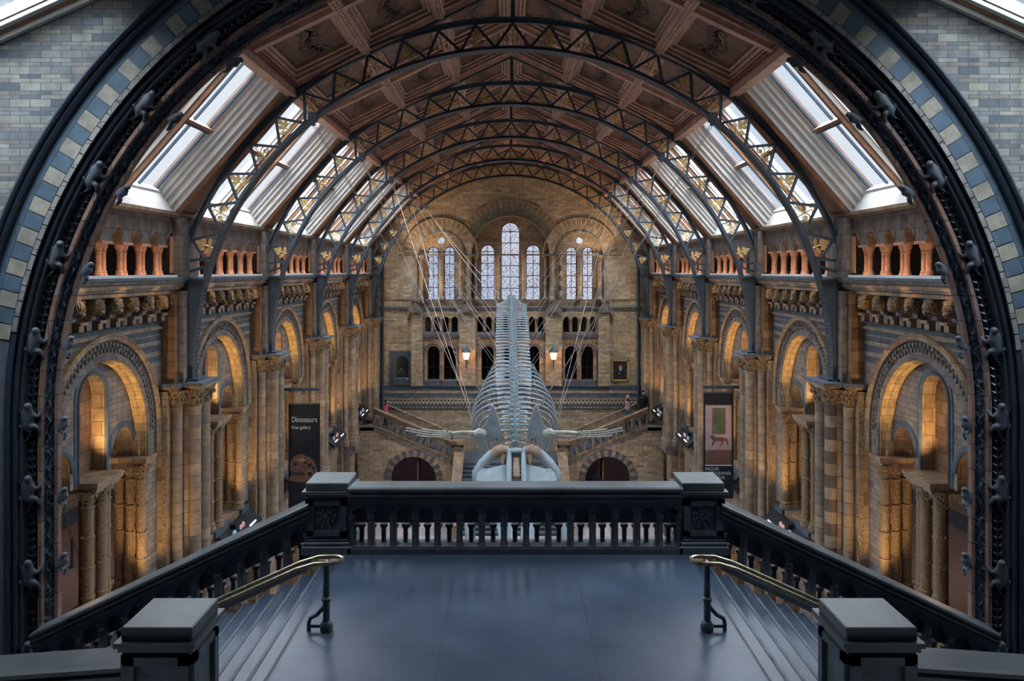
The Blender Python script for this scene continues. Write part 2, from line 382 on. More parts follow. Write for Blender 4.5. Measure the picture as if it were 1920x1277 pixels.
    def xf(s, fn, start=0):
        s.v[start:] = [tuple(fn(Vector(p))) for p in s.v[start:]]; return s
    def build(s, name, mats, parent=None, loc=(0, 0, 0), sx=1, smooth=35, rot=None):
        me = bpy.data.meshes.new(name)
        vs = s.v if sx == 1 else [(sx * x, y, z) for x, y, z in s.v]
        me.from_pydata(vs, [], s.f)
        if not isinstance(mats, (list, tuple)): mats = [mats]
        for q in mats: me.materials.append(M[q] if isinstance(q, str) else q)
        me.polygons.foreach_set('material_index', s.m)
        if smooth:
            import bmesh
            bm = bmesh.new(); bm.from_mesh(me); bmesh.ops.remove_doubles(bm, verts=bm.verts, dist=1e-5)
            bmesh.ops.recalc_face_normals(bm, faces=bm.faces); bm.to_mesh(me); bm.free()
            me.polygons.foreach_set('use_smooth', [True] * len(me.polygons)); me.set_sharp_from_angle(angle=math.radians(smooth))
        o = bpy.data.objects.new(name, me); COL.objects.link(o); o.location = loc
        if rot: o.rotation_euler = rot
        if parent: o.parent = parent
        return o
def tag(o, label=None, cat=None, group=None, kind=None):
    if label: o['label'] = label
    if cat: o['category'] = cat
    if group: o['group'] = group
    if kind: o['kind'] = kind
    return o
def thing(name, label, cat, loc=(0, 0, 0), rot=(0, 0, 0), group=None):
    o = bpy.data.objects.new(name, None); COL.objects.link(o); o.empty_display_size = .1
    o.location = loc; o.rotation_euler = rot
    return tag(o, label, cat, group)
def copy_tree(o, parent=None):
    c = o.copy(); COL.objects.link(c)
    if parent: c.parent = parent
    for ch in list(o.children): copy_tree(ch, c)
    return c
def place(src, used, loc, rot=(0, 0, 0), scale=(1, 1, 1), label=None, group=None):
    o = src if not used else copy_tree(src)
    o.location = loc; o.rotation_euler = rot; o.scale = scale
    if label: o['label'] = label
    if group: o['group'] = group
    return o
def arc(cx, cz, r, a0, a1, n):
    return [(cx + r * math.cos(a0 + (a1 - a0) * i / n), cz + r * math.sin(a0 + (a1 - a0) * i / n)) for i in range(n + 1)]
def archhole(c, hw, zb, zs, n=10):
    """opening with a round head: centre, half width, bottom, springing"""
    return [(c - hw, zb), (c + hw, zb)] + arc(c, zs, hw, 0, PI, n)
def struct(o): return tag(o, kind='structure')

# =================================================================== GREAT ARCH WALL (nearest)
def apos(R, t):
    if t < 0: return (-R, ZC + t)
    if t > PI: return (R, ZC - (t - PI))
    return (-R * math.cos(t), ZC + R * math.sin(t))
ZB = -9.0
def apath(n=96, st=12):
    L = ZC - ZB
    return [-L * (1 - i / st) for i in range(st)] + [PI * i / n for i in range(n + 1)] + [PI + L * (i + 1) / st for i in range(st)]
wall_front = bpy.data.objects.new('wall_front', None); COL.objects.link(wall_front); struct(wall_front)
b = MB()
hole = [(-9.0, -9.2)] + [apos(9.0, t) for t in apath()[1:-1]] + [(9.0, -9.2)]
poly = [(-14, -9.2), (-14, 9.5), (14, 9.5), (14, -9.2)] + hole[::-1]
b.prism(poly, 'y', AY0, AY1, m=0)
b.build('wall_face', ['ashlar'], wall_front, smooth=0)
b = MB()
prof = [(9.05, 12.75), (9.05, 12.62), (9.0, 12.58), (8.97, 12.60), (8.95, 12.66), (8.91, 12.63), (8.87, 12.66), (8.85, 12.75)]
b.sweep(prof, apath(), apos, 0)
b.build('hood_moulding', ['mould'], wall_front)
b = MB()
prof = [(8.86, 12.75), (8.74, 12.75), (8.44, 12.755), (8.34, 12.755), (8.34, 12.86)]
b.sweep(prof, apath(), apos, [0, 0, 1, 1])
b.build('archivolt_face', ['slate', 'mould'], wall_front)
# voussoir blocks
b = MB(); path_len = 8.58 * PI
def block(r0, r1, t0, t1, y0, y1, m):
    sub = 3; pts = [t0 + (t1 - t0) * i / sub for i in range(sub + 1)]
    a = [apos(r0, t) for t in pts] + [apos(r1, t) for t in pts[::-1]]
    b.prism(a, 'y', y0, y1, m=m, back=False)
nb = 100
for i in range(nb):
    if i < 5 or i > nb - 6: continue
    t0 = PI * i / nb; t1 = PI * (i + 1) / nb; g = .0012
    block(8.435, 8.735, t0 + g, t1 - g, 12.735, 12.76, 0 if i % 2 else 1)
    if i % 2 == 0: block(8.745, 8.86, t0 + g * .5, t0 + 2 * PI / nb - g * .5, 12.74, 12.76, 1)
    block(8.345, 8.425, t0 + .3 / 8.4 * .5 + g, t1 + .3 / 8.4 * .5 - g, 12.735, 12.76, 2)
for sgn in ():
    k = 0; z = 0.0
    while z < 6.4:
        t0 = -z - .26 if sgn == 0 else PI + z; t1 = t0 + .26
        block(8.435, 8.735, t0 + .008, t1 - .008, 12.735, 12.76, 0 if k % 2 else 1)
        block(8.745, 8.86, t0 + .005, t1 - .005, 12.74, 12.76, 1); block(8.345, 8.425, t0 + .008, t1 - .008, 12.735, 12.76, 2)
        k += 1; z += .27
b.build('voussoir_band', ['cream', 'blue', 'greystone'], wall_front, smooth=0)
b = MB()
def roll(R, y, r, n=8):   # a round moulding
    return [(R + r * math.cos(2 * PI * i / n), y + r * math.sin(2 * PI * i / n)) for i in range(n)]
b.sweep(roll(8.29, 12.84, .045), apath(), apos, 0, closed=True)
b.sweep(roll(8.20, 12.86, .022), apath(), apos, 0, closed=True)
b.build('roll_moulding', ['mould'], wall_front)
b = MB()
b.sweep([(8.34, 12.86), (8.24, 12.92), (8.19, 13.0), (8.16, 13.1), (8.03, 13.1), (8.0, 12.98)], apath(), apos, 0)
b.build('hollow', ['darkstone'], wall_front)
b = MB()
b.sweep([(8.0, 12.98), (7.985, 12.94), (7.92, 12.94), (7.91, 13.0)], apath(), apos, 0)
b.sweep([(7.81, 13.13), (7.80, 13.10), (7.745, 13.11), (7.74, 13.14), (7.745, 13.22), (9.05, 13.24)], apath(), apos, [0, 0, 0, 1, 0])
b.build('quoin_strips', ['redstone', 'redstone'], wall_front, smooth=20)
b = MB(); b.sweep([(7.91, 13.0), (7.81, 13.13)], apath(), apos, 0)
# trailing stem in relief on the vine band
pts = []
tt = -6.3
while tt < PI + 6.3:
    seg_r = 7.87
    x, z = apos(seg_r + .035 * math.sin((tt if tt < 0 else (tt * seg_r if tt < PI else PI * seg_r + tt - PI)) * 22), tt)
    pts.append((x, 13.04, z)); tt += .035 if (tt < 0 or tt > PI) else .0045
b.tube(pts, .016, 4)
for i in range(0, len(pts), 6):
    b.ball(pts[i], .03, 0, 5, 4, (1, .5, 1.2))
b.build('vine_band', ['darkcarve'], wall_front)
# leafy rope in the hollow: chevron leaves on a stem
b = MB(); pts = []
for t in apath(80, 10):
    x, z = apos(8.1, t); pts.append((x, 13.02, z))
b.tube(pts, .035, 6)
L = ZC - ZB; s_ = -L
while s_ < PI * 8.1 + L:
    t = s_ if s_ < 0 else (s_ / 8.1 if s_ < PI * 8.1 else PI + s_ - PI * 8.1)
    for dr in (-.075, .085):
        x0, z0 = apos(8.1, t)
        dt = .075 if (t < 0 or t > PI) else .075 / 8.1
        up = dt if s_ < PI * 4.05 else -dt
        x1, z1 = apos(8.1 + dr, t + up)
        b.tube([(x0, 13.0, z0), ((x0 + x1) / 2, 12.975, (z0 + z1) / 2), (x1, 12.99, z1)], [.012, .028, .006], 5)
    s_ += .135
b.build('rope_foliage', ['mould'], wall_front)
# base blocks of the arch piers
b = MB()
for s in (-1, 1):
    b.box(min(s * 7.72, s * 14), max(s * 7.72, s * 14), 12.8, 13.6, -13.3, -8.9)
b.build('pier_base', ['darkstone'], wall_front, smooth=0)

# climbing animals carved on the arch
def skin_obj(name, joints, edges, mat, parent=None, sub=1):
    """joints: {key: (pos, radius)}; first joint is the root"""
    keys = list(joints); me = bpy.data.meshes.new(name)
    me.from_pydata([joints[k][0] for k in keys], [(keys.index(a), keys.index(c)) for a, c in edges], [])
    me.materials.append(M[mat]); o = bpy.data.objects.new(name, me); COL.objects.link(o)
    md = o.modifiers.new('skin', 'SKIN'); md.use_smooth_shade = True
    for i, k in enumerate(keys):
        r = joints[k][1]; r = (r, r) if isinstance(r, (int, float)) else r
        me.skin_vertices[0].data[i].radius = r; me.skin_vertices[0].data[i].use_root = (i == 0)
    if sub:
        sb = o.modifiers.new('sub', 'SUBSURF'); sb.levels = sub; sb.render_levels = sub
    if parent: o.parent = parent
    return o
def make_monkey():
    J = {'hip': ((0, 0, 0), .075), 'belly': ((.02, -.05, .12), .07), 'chest': ((.0, -.06, .25), .085), 'neck': ((-.02, -.08, .34), .06), 'head': ((-.03, -.12, .42), .075), 'snout': ((-.05, -.18, .40), .045),
         'el': ((.16, -.03, .30), .035), 'hl': ((.20, .05, .43), .03), 'er': ((-.15, -.02, .20), .035), 'hr': ((-.19, .05, .32), .03),
         'kl': ((.14, -.07, .06), .045), 'fl': ((.17, .04, -.10), .03), 'kr': ((-.13, -.07, .05), .045), 'fr': ((-.16, .04, -.12), .03),
         't1': ((.0, .0, -.12), .022), 't2': ((.07, .0, -.24), .018), 't3': ((.15, .0, -.20), .014)}
    E = [('hip', 'belly'), ('belly', 'chest'), ('chest', 'neck'), ('neck', 'head'), ('head', 'snout'), ('chest', 'el'), ('el', 'hl'), ('chest', 'er'), ('er', 'hr'),
         ('hip', 'kl'), ('kl', 'fl'), ('hip', 'kr'), ('kr', 'fr'), ('hip', 't1'), ('t1', 't2'), ('t2', 't3')]
    return skin_obj('carved_monkey', J, E, 'darkstone', None, 1)
mk = make_monkey(); tag(mk, None, 'carving'); used = 0
hts = ['just above the stair rail', 'lowest but one on the upright pier', 'midway up the upright pier', 'just below the arch springing', 'at the arch springing',
       'second above the springing', 'third above the springing', 'fourth above the springing', 'fifth above the springing', 'highest in view near the crown']
for s in (-1, 1):
    for i, a in enumerate([-4.1, -2.75, -1.35, -.15, 7.9 * PI / 180, 18.5 * PI / 180, 29 * PI / 180, 39.3 * PI / 180, 49.7 * PI / 180, 60 * PI / 180]):
        t = a if s < 0 else PI - a if a > 0 else PI - a
        x, z = apos(8.1, t); rot = (a if a > 0 else 0) * (-s) * -1
        o = place(mk, used, (x, 12.93, z), (0, (a if a > 0 else 0) * (1 if s < 0 else -1), 0), (s * .95, .95, .95),
                  'carved monkey %s, %s' % (hts[i], SIDE[s]), 'monkeys climbing the great arch'); used = 1
# smaller creatures on the inner edge
def make_beast():
    J = {'hip': ((0, 0, 0), .07), 'chest': ((.03, -.02, .16), .075), 'neck': ((.05, -.02, .24), .045), 'head': ((.09, -.03, .29), .055), 'snout': ((.15, -.03, .27), .03),
         'a': ((.12, .0, .16), .03), 'b2': ((.06, .05, .26), .022), 'k': ((.1, 0, .03), .035), 'f': ((.04, .04, -.1), .025)}
    E = [('hip', 'chest'), ('chest', 'neck'), ('neck', 'head'), ('head', 'snout'), ('chest', 'a'), ('a', 'b2'), ('hip', 'k'), ('k', 'f')]
    return skin_obj('carved_beast', J, E, 'darkstone', None, 1)
mk = make_beast(); tag(mk, None, 'carving'); used = 0
hb = ['lowest of its edge', 'second up its edge', 'third up its edge', 'level with the springing', 'beside the first gallery corbels', 'beside the gallery colonnettes', 'beside the skylight sill', 'against the skylight glass', 'highest in view on its edge']
for s in (-1, 1):
    for i, a in enumerate([-4.0, -2.6, -1.5, -.3, .14, .31, .50, .70, .88]):
        t = a if s < 0 else PI - a
        x, z = apos(7.70, t)
        place(mk, used, (x, 13.1, z), (0, (a if a > 0 else 0) * (1 if s < 0 else -1), 0), (-s, 1, 1),
              'small carved beast, %s, %s' % (hb[i], SIDE[s]), 'beasts on the inner edge of the great arch'); used = 1

# =================================================================== CAMERA-SIDE ROOM: roof light, walls, landing
b = MB()
for s in (-1, 1):
    q = lambda x: 3.8 + .45 * (8.4 - x)
    def slab(x0, x1, y0, y1, t0, t1, m):
        bb = len(b.v)
        b.box(x0, x1, y0, y1, 0, 1, m)
        b.v[bb:] = [(s * x, y, q(x) + (t0 if z == 0 else t1)) for x, y, z in b.v[bb:]]
    slab(0, 6.7, -4, AY0, 0, .25, 0); slab(10.2, 14.2, -4, AY0, 0, .25, 0)
    slab(6.7, 10.2, AY0 - .1, AY0, -.02, .4, 1); slab(6.7, 10.2, AY0 - .16, AY0 - .1, .06, .4, 2); slab(6.7, 10.2, AY0 - .28, AY0 - .16, .1, .4, 1)
    for k in range(3): slab(6.7, 10.2, 12.3 - k * 1.3, 12.36 - k * 1.3, .1, .3, 1)
    slab(6.7, 10.2, -4, 9.0, 0, .3, 1)
ro = b.build('ceiling_front', ['white_paint', 'white_paint', 'wood_trim'], None, smooth=0); struct(ro)
b = MB()
for s in (-1, 1):
    b.face([(s * 6.7, -4, q(6.7) + .28), (s * 10.2, -4, q(10.2) + .28), (s * 10.2, AY0, q(10.2) + .28), (s * 6.7, AY0, q(6.7) + .28)])
gl = b.build('roof_glass', ['glass'], ro, smooth=0)
b = MB()
b.box(-14.3, -13.9, -4, 13, -13.3, 9); b.box(13.9, 14.3, -4, 13, -13.3, 9); b.box(-14.3, 14.3, -4.4, -4, -13.3, 9)
struct(b.build('wall_rear', ['greystone'], None, smooth=0))

b = MB()
XE = 2.75
b.box(-XE, XE, -4, 12.75, ZL - .5, ZL, 0)
fl = b.build('floor', ['landing'], None, smooth=0); struct(fl)
YB = 12.3; YN = 7.38
for s, nm in ((-1, 'dinosaur'), (1, 'wildlife')):
    st = thing('staircase', 'flight of blue-grey stone steps falling from the landing on the %s' % SIDE[s], 'staircase', (s * XE, 10, ZL), group='lateral flights below the landing')
    for k in range(16):
        b = MB(); zt = -.15 * (k + 1)
        b.box(s * .30 * k, s * .30 * (k + 1) + s * .02, -2.2, 2.2, zt - .15, zt)
        b.box(s * (.30 * k - .0), s * (.30 * k + .13), -2.2, 2.2, zt, zt + .004, 1)  # dark strip paints shade along the tread's inner side
        b.box(s * (.30 * (k + 1) - .015), s * (.30 * (k + 1) + .03), -2.2, 2.2, zt - .03, zt + .008, 2)  # lighter strip paints the brighter outer edge of the tread
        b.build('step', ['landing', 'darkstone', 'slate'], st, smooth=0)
# ground beneath the lateral flights
b = MB(); b.box(-14, -7.5, -4, 12.8, -7.4, -7.1); b.box(7.5, 14, -4, 12.8, -7.4, -7.1)
struct(b.build('floor_lateral', ['landing'], None, smooth=0))

# balustrades -----------------------------------------------------------
def balustrade(name, label, x0, x1, yf, zf, slope=0.0, pitch=.34, back=True, group=None, depth=.34):
    """runs along x from x0 to x1, front face at yf; slope = drop per metre away from x0"""
    s = 1 if x1 > x0 else -1; L = abs(x1 - x0); root = thing(name, label, 'balustrade', (x0, yf, zf), group=group)
    sh = (lambda p: Vector((s * p.x, p.y, p.z - slope * p.x)))
    n = max(1, int(L / pitch)); pt = L / n
    b = MB(); holes = [archhole((i + .5) * pt, pt * .36, .12, .60, 8) for i in range(n)]
    b.prism([(0, .02), (L, .02), (L, .82), (0, .82)], 'y', .04, .14, holes=[archhole((i + .5) * pt, pt * .36, .10, .60, 8) for i in range(n)])
    for i in range(n):
        st = len(b.v); c = (i + .5) * pt
        b.sweep([(pt * .36, .03), (pt * .36 + .025, .03), (pt * .36 + .025, .045)], [PI * k / 8 for k in range(9)], lambda R, t: (c - R * math.cos(t), .60 + R * math.sin(t)), 0)
    b.xf(sh); b.build('arcade_plate', ['darkstone'], root, smooth=30)
    b = MB()
    if back:
        b.prism([(0, .43), (L, .43), (L, .82), (0, .82)], 'y', depth - .14, depth - .04)
        b.xf(sh); b.build('rear_plate', ['darkstone'], root, smooth=0); b = MB()
    prof = [(0.0, .84), (-.02, .86), (0.0, .89), (-.04, .91), (-.04, .95), (-.01, .96), (-.01, .98), (-.055, 1.0), (-.055, 1.04), (-.02, 1.06),
            (depth + .02, 1.06), (depth + .055, 1.04), (depth + .055, .91), (depth, .84)]
    st = 0
    for xx in (0, L):
        for y, z in prof: b.v.append((xx, y, z))
    m_ = len(prof)
    for k in range(m_): b.f.append((k, (k + 1) % m_, m_ + (k + 1) % m_, m_ + k)); b.m.append(0)
    b.f.append(tuple(range(m_))); b.f.append(tuple(range(m_, 2 * m_))); b.m += [0, 0]
    b.box(0, L, 0, depth, .80, .845)
    b.xf(sh); b.build('handrail', ['rail'], root, smooth=25)
    b = MB(); b.box(0, L, -.04, depth + .04, 0, .09); b.box(0, L, -.01, depth + .01, .09, .115)
    b.xf(sh); b.build('base_rail', ['darkstone'], root, smooth=0)
    proto = None; zt = lambda x: -slope * x
    for i in range(n + 1):
        x = min(max(i * pt, .05), L - .05)
        if proto is None:
            b = MB(); b.lathe([(.065, 0), (.065, .04), (.05, .06), (.055, .08), (.042, .10), (.046, .28), (.040, .36), (.052, .38), (.045, .40), (.07, .44), (.07, .50)], 0, 0, .10, 8)
            proto = b.build('baluster', ['darkstone'], root, (s * x, .075, zt(x)))
        else:
            c = proto.copy(); COL.objects.link(c); c.location = (s * x, .075, zt(x))
    if back:
        for i in range(2 * n + 1 if n < 40 else 0):
            x = min(max(i * pt / 2, .05), L - .05)
            c = proto.copy(); COL.objects.link(c); c.location = (s * x, depth - .09, zt(x)); c.scale = (.9, .9, .66)
    return root
balustrade('balustrade', 'dark stone arcaded balustrade spanning the far edge of the landing between two newels', -2.66, 2.66, YB, ZL)
for s in (-1, 1):
    balustrade('stair_balustrade', 'sloping dark balustrade falling from the far newel to the arch pier, %s' % SIDE[s],
               s * 3.28, s * 7.7, YB, ZL - .25, .47, .36, group='sloping balustrades of the lateral flights')
    balustrade('stair_balustrade', 'level dark balustrade running outward from the nearest newel, %s' % SIDE[s],
               s * 3.75, s * 8.5, YN + .1, ZL - .35, .07, .36, group='balustrades beside the near newels')
def newel(name, label, x, y, w_, zt, zb, group):
    root = thing(name, label, 'newel post', (x, y, zb), group=group)
    h = zt - zb; r = w_ / 2
    b = MB(); b.box(-r, r, -r, r, h - .13, h); b.build('cap', ['rail'], root, smooth=0).modifiers.new('bev', 'BEVEL').width = .012
    b = MB(); b.box(-r - .05, r + .05, -r - .05, r + .05, h - .18, h - .13); b.box(-r - .02, r + .02, -r - .02, r + .02, h - .23, h - .18)
    b.build('cap_moulding', ['rail'], root, smooth=0)
    b = MB(); q = r - .03
    b.box(-q, q, -q, q, 0, h - .23)
    for sx, sy in ((0, -1), (1, 0), (-1, 0)):
        for a0, a1, z0, z1 in ((-q, -q + .1, .3, h - .28), (q - .1, q, .3, h - .28), (-q, q, .3, .38), (-q, q, h - .36, h - .28)):
            if sy: b.box(a0, a1, -q - .045, -q, z0, z1)
            else: b.box(min(sx * q, sx * (q + .045)), max(sx * q, sx * (q + .045)), a0, a1, z0, z1)
    b.build('post_body', ['darkstone'], root, smooth=0)
    b = MB()
    for k in range(26):
        a = k * .7; rr = .01 + .011 * k * .6
        b.ball((rr * math.cos(a), -q - .01, (h + .08) / 2 + rr * 1.1 * math.sin(a)), .03, 0, 5, 4, (1, .8, 1))
    b.build('carved_panel', ['darkstone'], root)
    b = MB(); b.box(-r - .06, r + .06, -r - .06, r + .06, 0, .14); b.box(-r - .03, r + .03, -r - .03, r + .03, .14, .2); b.box(-r, r, -r, r, .2, .25)
    b.build('plinth', ['slate'], root, smooth=0).modifiers.new('bev', 'BEVEL').width = .015
    return root
for s in (-1, 1):
    newel('newel_post', 'dark stone newel with panelled sides ending the landing balustrade, %s' % SIDE[s], s * 3.0, YB + .36, .68, -3.38, ZL - .02, 'newels of the landing balustrade')
    newel('newel_post', 'broad blue-topped stone newel nearest the viewer, %s' % SIDE[s], s * 3.47, YN + .35, .68, -3.41, ZL - .9, 'newels nearest the viewer')
# brass handrails on iron posts
for s in (-1, 1):
    root = thing('handrail', 'looped brass handrail on black iron posts above the steps, %s' % SIDE[s], 'handrail', (s * 2.38, 9.67, ZL), group='brass handrails on the lateral flights')
    b = MB(); pts = []
    ze = .88
    for i in range(7): pts.append((s * (3.4 - i * .55 + .06 * 0), .12, ze - .42 * max(0, 3.4 - i * .55)) if 3.4 - i * .55 > .15 else (s * .12, .12, ze))
    pts = [(s * 3.3, .12, ze - .45 * 3.1), (s * .35, .12, ze - .07), (s * .12, .12, ze), (s * -.05, .12, ze + .005)]
    for k in range(7):
        a = PI / 2 - PI * k / 6; pts.append((s * (-.08 - .12 * math.cos(a)), .12 * math.sin(a), ze + .005))
    pts += [(s * -.05, -.12, ze + .005), (s * .12, -.12, ze), (s * .35, -.12, ze - .07), (s * 3.3, -.12, ze - .45 * 3.1)]
    b.tube(pts, .026, 8); b.build('brass_rail', ['brass'], root)
    b = MB(); b.lathe([(.08, 0), (.085, .07), (.06, .11), (.045, .13), (.043, .36), (.06, .38), (.06, .41), (.044, .43), (.04, .55), (.05, .57), (.04, .59), (.036, .8), (.05, .82), (.025, .86)], 0, 0, 0, 10)
    b.build('iron_post', ['iron'], root)
    b = MB(); b.bar((0, -.12, ze - .02), (0, .12, ze - .02), .03, .02, (1, 0, 0)); b.build('bracket', ['brass'], root)
    b = MB(); b.tube([(0, 0, .42), (s * .03, 0, .3), (s * .12, 0, .2), (s * .2, 0, .16), (s * .22, 0, .1), (s * .22, 0, 0)], .026, 6)
    b.tube([(0, 0, .06), (s * .22, 0, .06)], .022, 6); b.build('brace', ['iron'], root)
    if True:
        b = MB(); b.lathe([(.05, 0), (.03, .05), (.026, .8), (.02, .86)], s * 1.45, 0, -.62, 8); b.build('iron_post', ['iron'], root)

# =================================================================== SIDE WALLS
BAYS = [RIB[0] - D / 2 + D * i for i in range(5)]      # bay centres
ARCS = {}
for s in (-1, 1):
    side = 'left' if s < 0 else 'right'
    wr = bpy.data.objects.new('wall_' + side, None); COL.objects.link(wr); struct(wr)
    ZA = -3.75; RI = 1.85
    for bi, yc in enumerate(BAYS):
        y0, y1 = yc - D / 2, yc + D / 2
        if bi == 0: y0 = AY1
        b = MB()
        b.prism([(y0, -7.5), (y0, -.5), (y1, -.5), (y1, -7.5), (yc + RI, -7.5)] + arc(yc, ZA, RI, 0, PI, 28) + [(yc - RI, -7.5)], 'x', XW, XW + .3, m=0, ms=1)
        b.build('arcade_wall', ['sidewall', 'terra'], wr, sx=s, smooth=0)
        # tympanum with two round heads, tall niche between
        b = MB(); X0, X1 = XW + .3, XW + .75; zb = -4.45; zs = -4.08
        low = [(yc - RI, zb), (yc - 1.80, zb), (yc - 1.80, zs)] + arc(yc - 1.3, zs, .5, PI, 0, 12)[1:] + [(yc - .8, zb), (yc - .52, zb)]
        low += [(yc - .52, -2.72)] + arc(yc, -2.72, .52, PI, 0, 14)[1:-1] + [(yc + .52, -2.72), (yc + .52, zb), (yc + .8, zb), (yc + .8, zs)] + arc(yc + 1.3, zs, .5, PI, 0, 12)[1:] + [(yc + 1.80, zb), (yc + RI, zb)]
        b.prism(low + arc(yc, ZA, RI + .02, 0, PI, 28), 'x', X0, X1, m=0, ms=1)
        b.build('tympanum', ['sidewall', 'terra'], wr, sx=s, smooth=0)
        b = MB(); b.box(XW + .58, XW + .74, yc - .54, yc + .54, zb, -2.1, 0)
        b.build('niche_back', ['dark_brown'], wr, sx=s, smooth=0)
        # niche and side arch edge rings
        b = MB()
        for c, hw, z_, zb_ in ((yc, .52, -2.72, zb), (yc - 1.3, .5, zs, zs - .02), (yc + 1.3, .5, zs, zs - .02)):
            st = len(b.v)
            b.sweep([(hw, XW + .3), (hw, XW + .26), (hw + .05, XW + .24), (hw + .07, XW + .28), (hw + .15, XW + .28), (hw + .15, XW + .31)], [-(z_ - zb_)] + [PI * k / 14 for k in range(15)] + [PI + z_ - zb_],
                    lambda R, t: (c - R, z_ + t) if t < 0 else (c + R, z_ - (t - PI)) if t > PI else (c - R * math.cos(t), z_ + R * math.sin(t)), 0)
            b.xf(lambda p: Vector((p.y, p.x, p.z)), st)
        b.build('arch_edge', ['slate'], wr, sx=s)
        # archivolt: carved ring, hood mould, scalloped bosses
        b = MB()
        def ap(R, t): return (yc - R * math.cos(t), ZA + R * math.sin(t)) if 0 <= t <= PI else (yc + (-R if t < 0 else R), ZA - (abs(t) if t < 0 else t - PI))
        pth = [-.6] + [PI * k / 40 for k in range(41)] + [PI + .6]
        for prof, m in (([(1.85, .0), (1.85, -.03), (1.93, -.05), (1.97, -.02), (2.0, .0)], 0), ([(2.26, 0), (2.26, -.06), (2.30, -.1), (2.34, -.09), (2.37, -.12), (2.41, -.08), (2.42, 0)], 1)):
            st = len(b.v); b.sweep([(R, XW + y) for R, y in prof], pth, ap, m); b.xf(lambda p: Vector((p.y, p.x, p.z)), st)
        for k in range(44):
            t = PI * (k + .5) / 44
            if bi >= 3 and k % 2: continue
            c = ap(2.06, t); b.ball((XW - .01, c[0], c[1]), .055, 0, 6, 4, (.8, 1, 1))
            c = ap(2.18, t + PI / 88); b.ball((XW - .01, c[0], c[1]), .06, 0, 6, 4, (.6, 1, 1))
        b.build('archivolt', ['greybrown', 'terra'], wr, sx=s)
        # amber-lit soffit lining
        b = MB(); st = len(b.v)
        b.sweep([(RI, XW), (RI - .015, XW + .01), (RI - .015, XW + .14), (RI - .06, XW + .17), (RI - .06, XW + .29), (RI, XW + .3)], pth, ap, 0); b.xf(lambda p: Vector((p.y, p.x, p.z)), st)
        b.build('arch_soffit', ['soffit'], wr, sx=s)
        # parapet under the columns
        b = MB()
        holes = [archhole(yc - 2.2 + k * .4, .12, -8.55, -8.05, 6) for k in range(12)]
        b.prism([(y0, -9.1), (y1, -9.1), (y1, -7.75), (y0, -7.75)], 'x', XW + .05, XW + .16, holes=holes, m=0)
        b.box(XW + .16, XW + .4, y0, y1, -9.1, -8.0, 2)
        b.box(XW, XW + .7, y0, y1, -7.75, -7.6, 1); b.box(XW - .05, XW + .7, y0, y1, -9.1, -8.75, 1)
        b.build('parapet', ['greybrown', 'terra', 'darkstone'], wr, sx=s, smooth=0)
        # ground-floor arcade
        b = MB()
        b.prism([(y0, F0), (y0, -9.1), (y1, -9.1), (y1, F0), (yc + 1.7, F0)] + arc(yc, -11.2, 1.7, 0, PI, 16) + [(yc - 1.7, F0)], 'x', XW, XW + .5, m=0)
        st = len(b.v)
        b.sweep([(1.7, XW), (1.7, XW - .05), (2.0, XW - .05), (2.0, XW)], [PI * k / 20 for k in range(21)], lambda R, t: (yc - R * math.cos(t), -11.2 + R * math.sin(t)), 1)
        b.xf(lambda p: Vector((p.y, p.x, p.z)), st)
        b.build('ground_arcade', ['terra', 'greybrown'], wr, sx=s, smooth=0)
        # display ledge along the parapet
        # gallery arcade plate
        ga = MB(); n_op = 7
        cs = [yc - 2.58 + k * .86 for k in range(7)]
        if bi == 0: cs = cs[1:]
        yl = cs[0] - .43; yr = cs[-1] + .43
        pl = [(yl, .62)]
        for c in cs: pl += [(c - .2, .62), (c - .2, .74)] + arc(c, .74, .2, PI, 0, 8)[1:] + [(c + .2, .62)]
        pl += [(yr, .62), (yr, 1.32), (yl, 1.32)]
        ga.prism(pl, 'x', XW - .23, XW + .0, m=0, ms=1)
        ga.box(XW - .25, XW + .1, yr, y1, -.15, 1.32, 0); ga.box(XW - .25, XW + .1, y0, yl, -.15, 1.32, 0)
        ga.build('gallery_arcade', ['greybrown', 'terra'], wr, sx=s, smooth=20)
        b = MB()
        for c in cs:
            st = len(b.v)
            b.sweep([(.2, XW - .25), (.2, XW - .28), (.235, XW - .28), (.235, XW - .25)], [PI * k / 10 for k in range(11)], lambda R, t: (c - R * math.cos(t), .74 + R * math.sin(t)), 0)
            b.xf(lambda p: Vector((p.y, p.x, p.z)), st)
        b.build('gallery_arch_ring', ['greybrown'], wr, sx=s)
    Y0, Y1 = AY1, WY
    b = MB()   # cornice ledge and gallery cornices, corbel band back
    for x0, x1, z0, z1, m in ((8.62, 8.7, -1.0, -.5, 0), (8.42, 8.7, -.56, -.46, 1), (8.33, 8.7, -.46, -.40, 2), (8.28, 8.7, -.40, -.30, 1), (8.2, 8.7, -.30, -.22, 2), (8.15, 8.7, -.22, -.155, 0),
                              (8.33, 8.8, 1.32, 1.37, 1), (8.28, 8.9, 1.37, 1.45, 1), (8.60, 8.66, -1.42, -1.36, 1)):
        b.box(x0, x1, Y0, Y1, z0, z1, m)
    b.build('cornice', ['slate', 'terra', 'greybrown'], wr, sx=s, smooth=0)
    b = MB()
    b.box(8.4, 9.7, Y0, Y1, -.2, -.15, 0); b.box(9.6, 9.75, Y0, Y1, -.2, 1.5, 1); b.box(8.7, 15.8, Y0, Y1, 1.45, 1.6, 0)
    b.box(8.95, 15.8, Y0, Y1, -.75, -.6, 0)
    b.build('gallery_passage', ['darkstone', 'void'], wr, sx=s, smooth=0)  # back wall coloured near-black to paint in the passage's shade
    b = MB(); b.box(15.5, 15.8, AY1, WY, F0, 1.6, 0); b.box(15.42, 15.5, AY1, WY, F1, F1 + .5, 1)
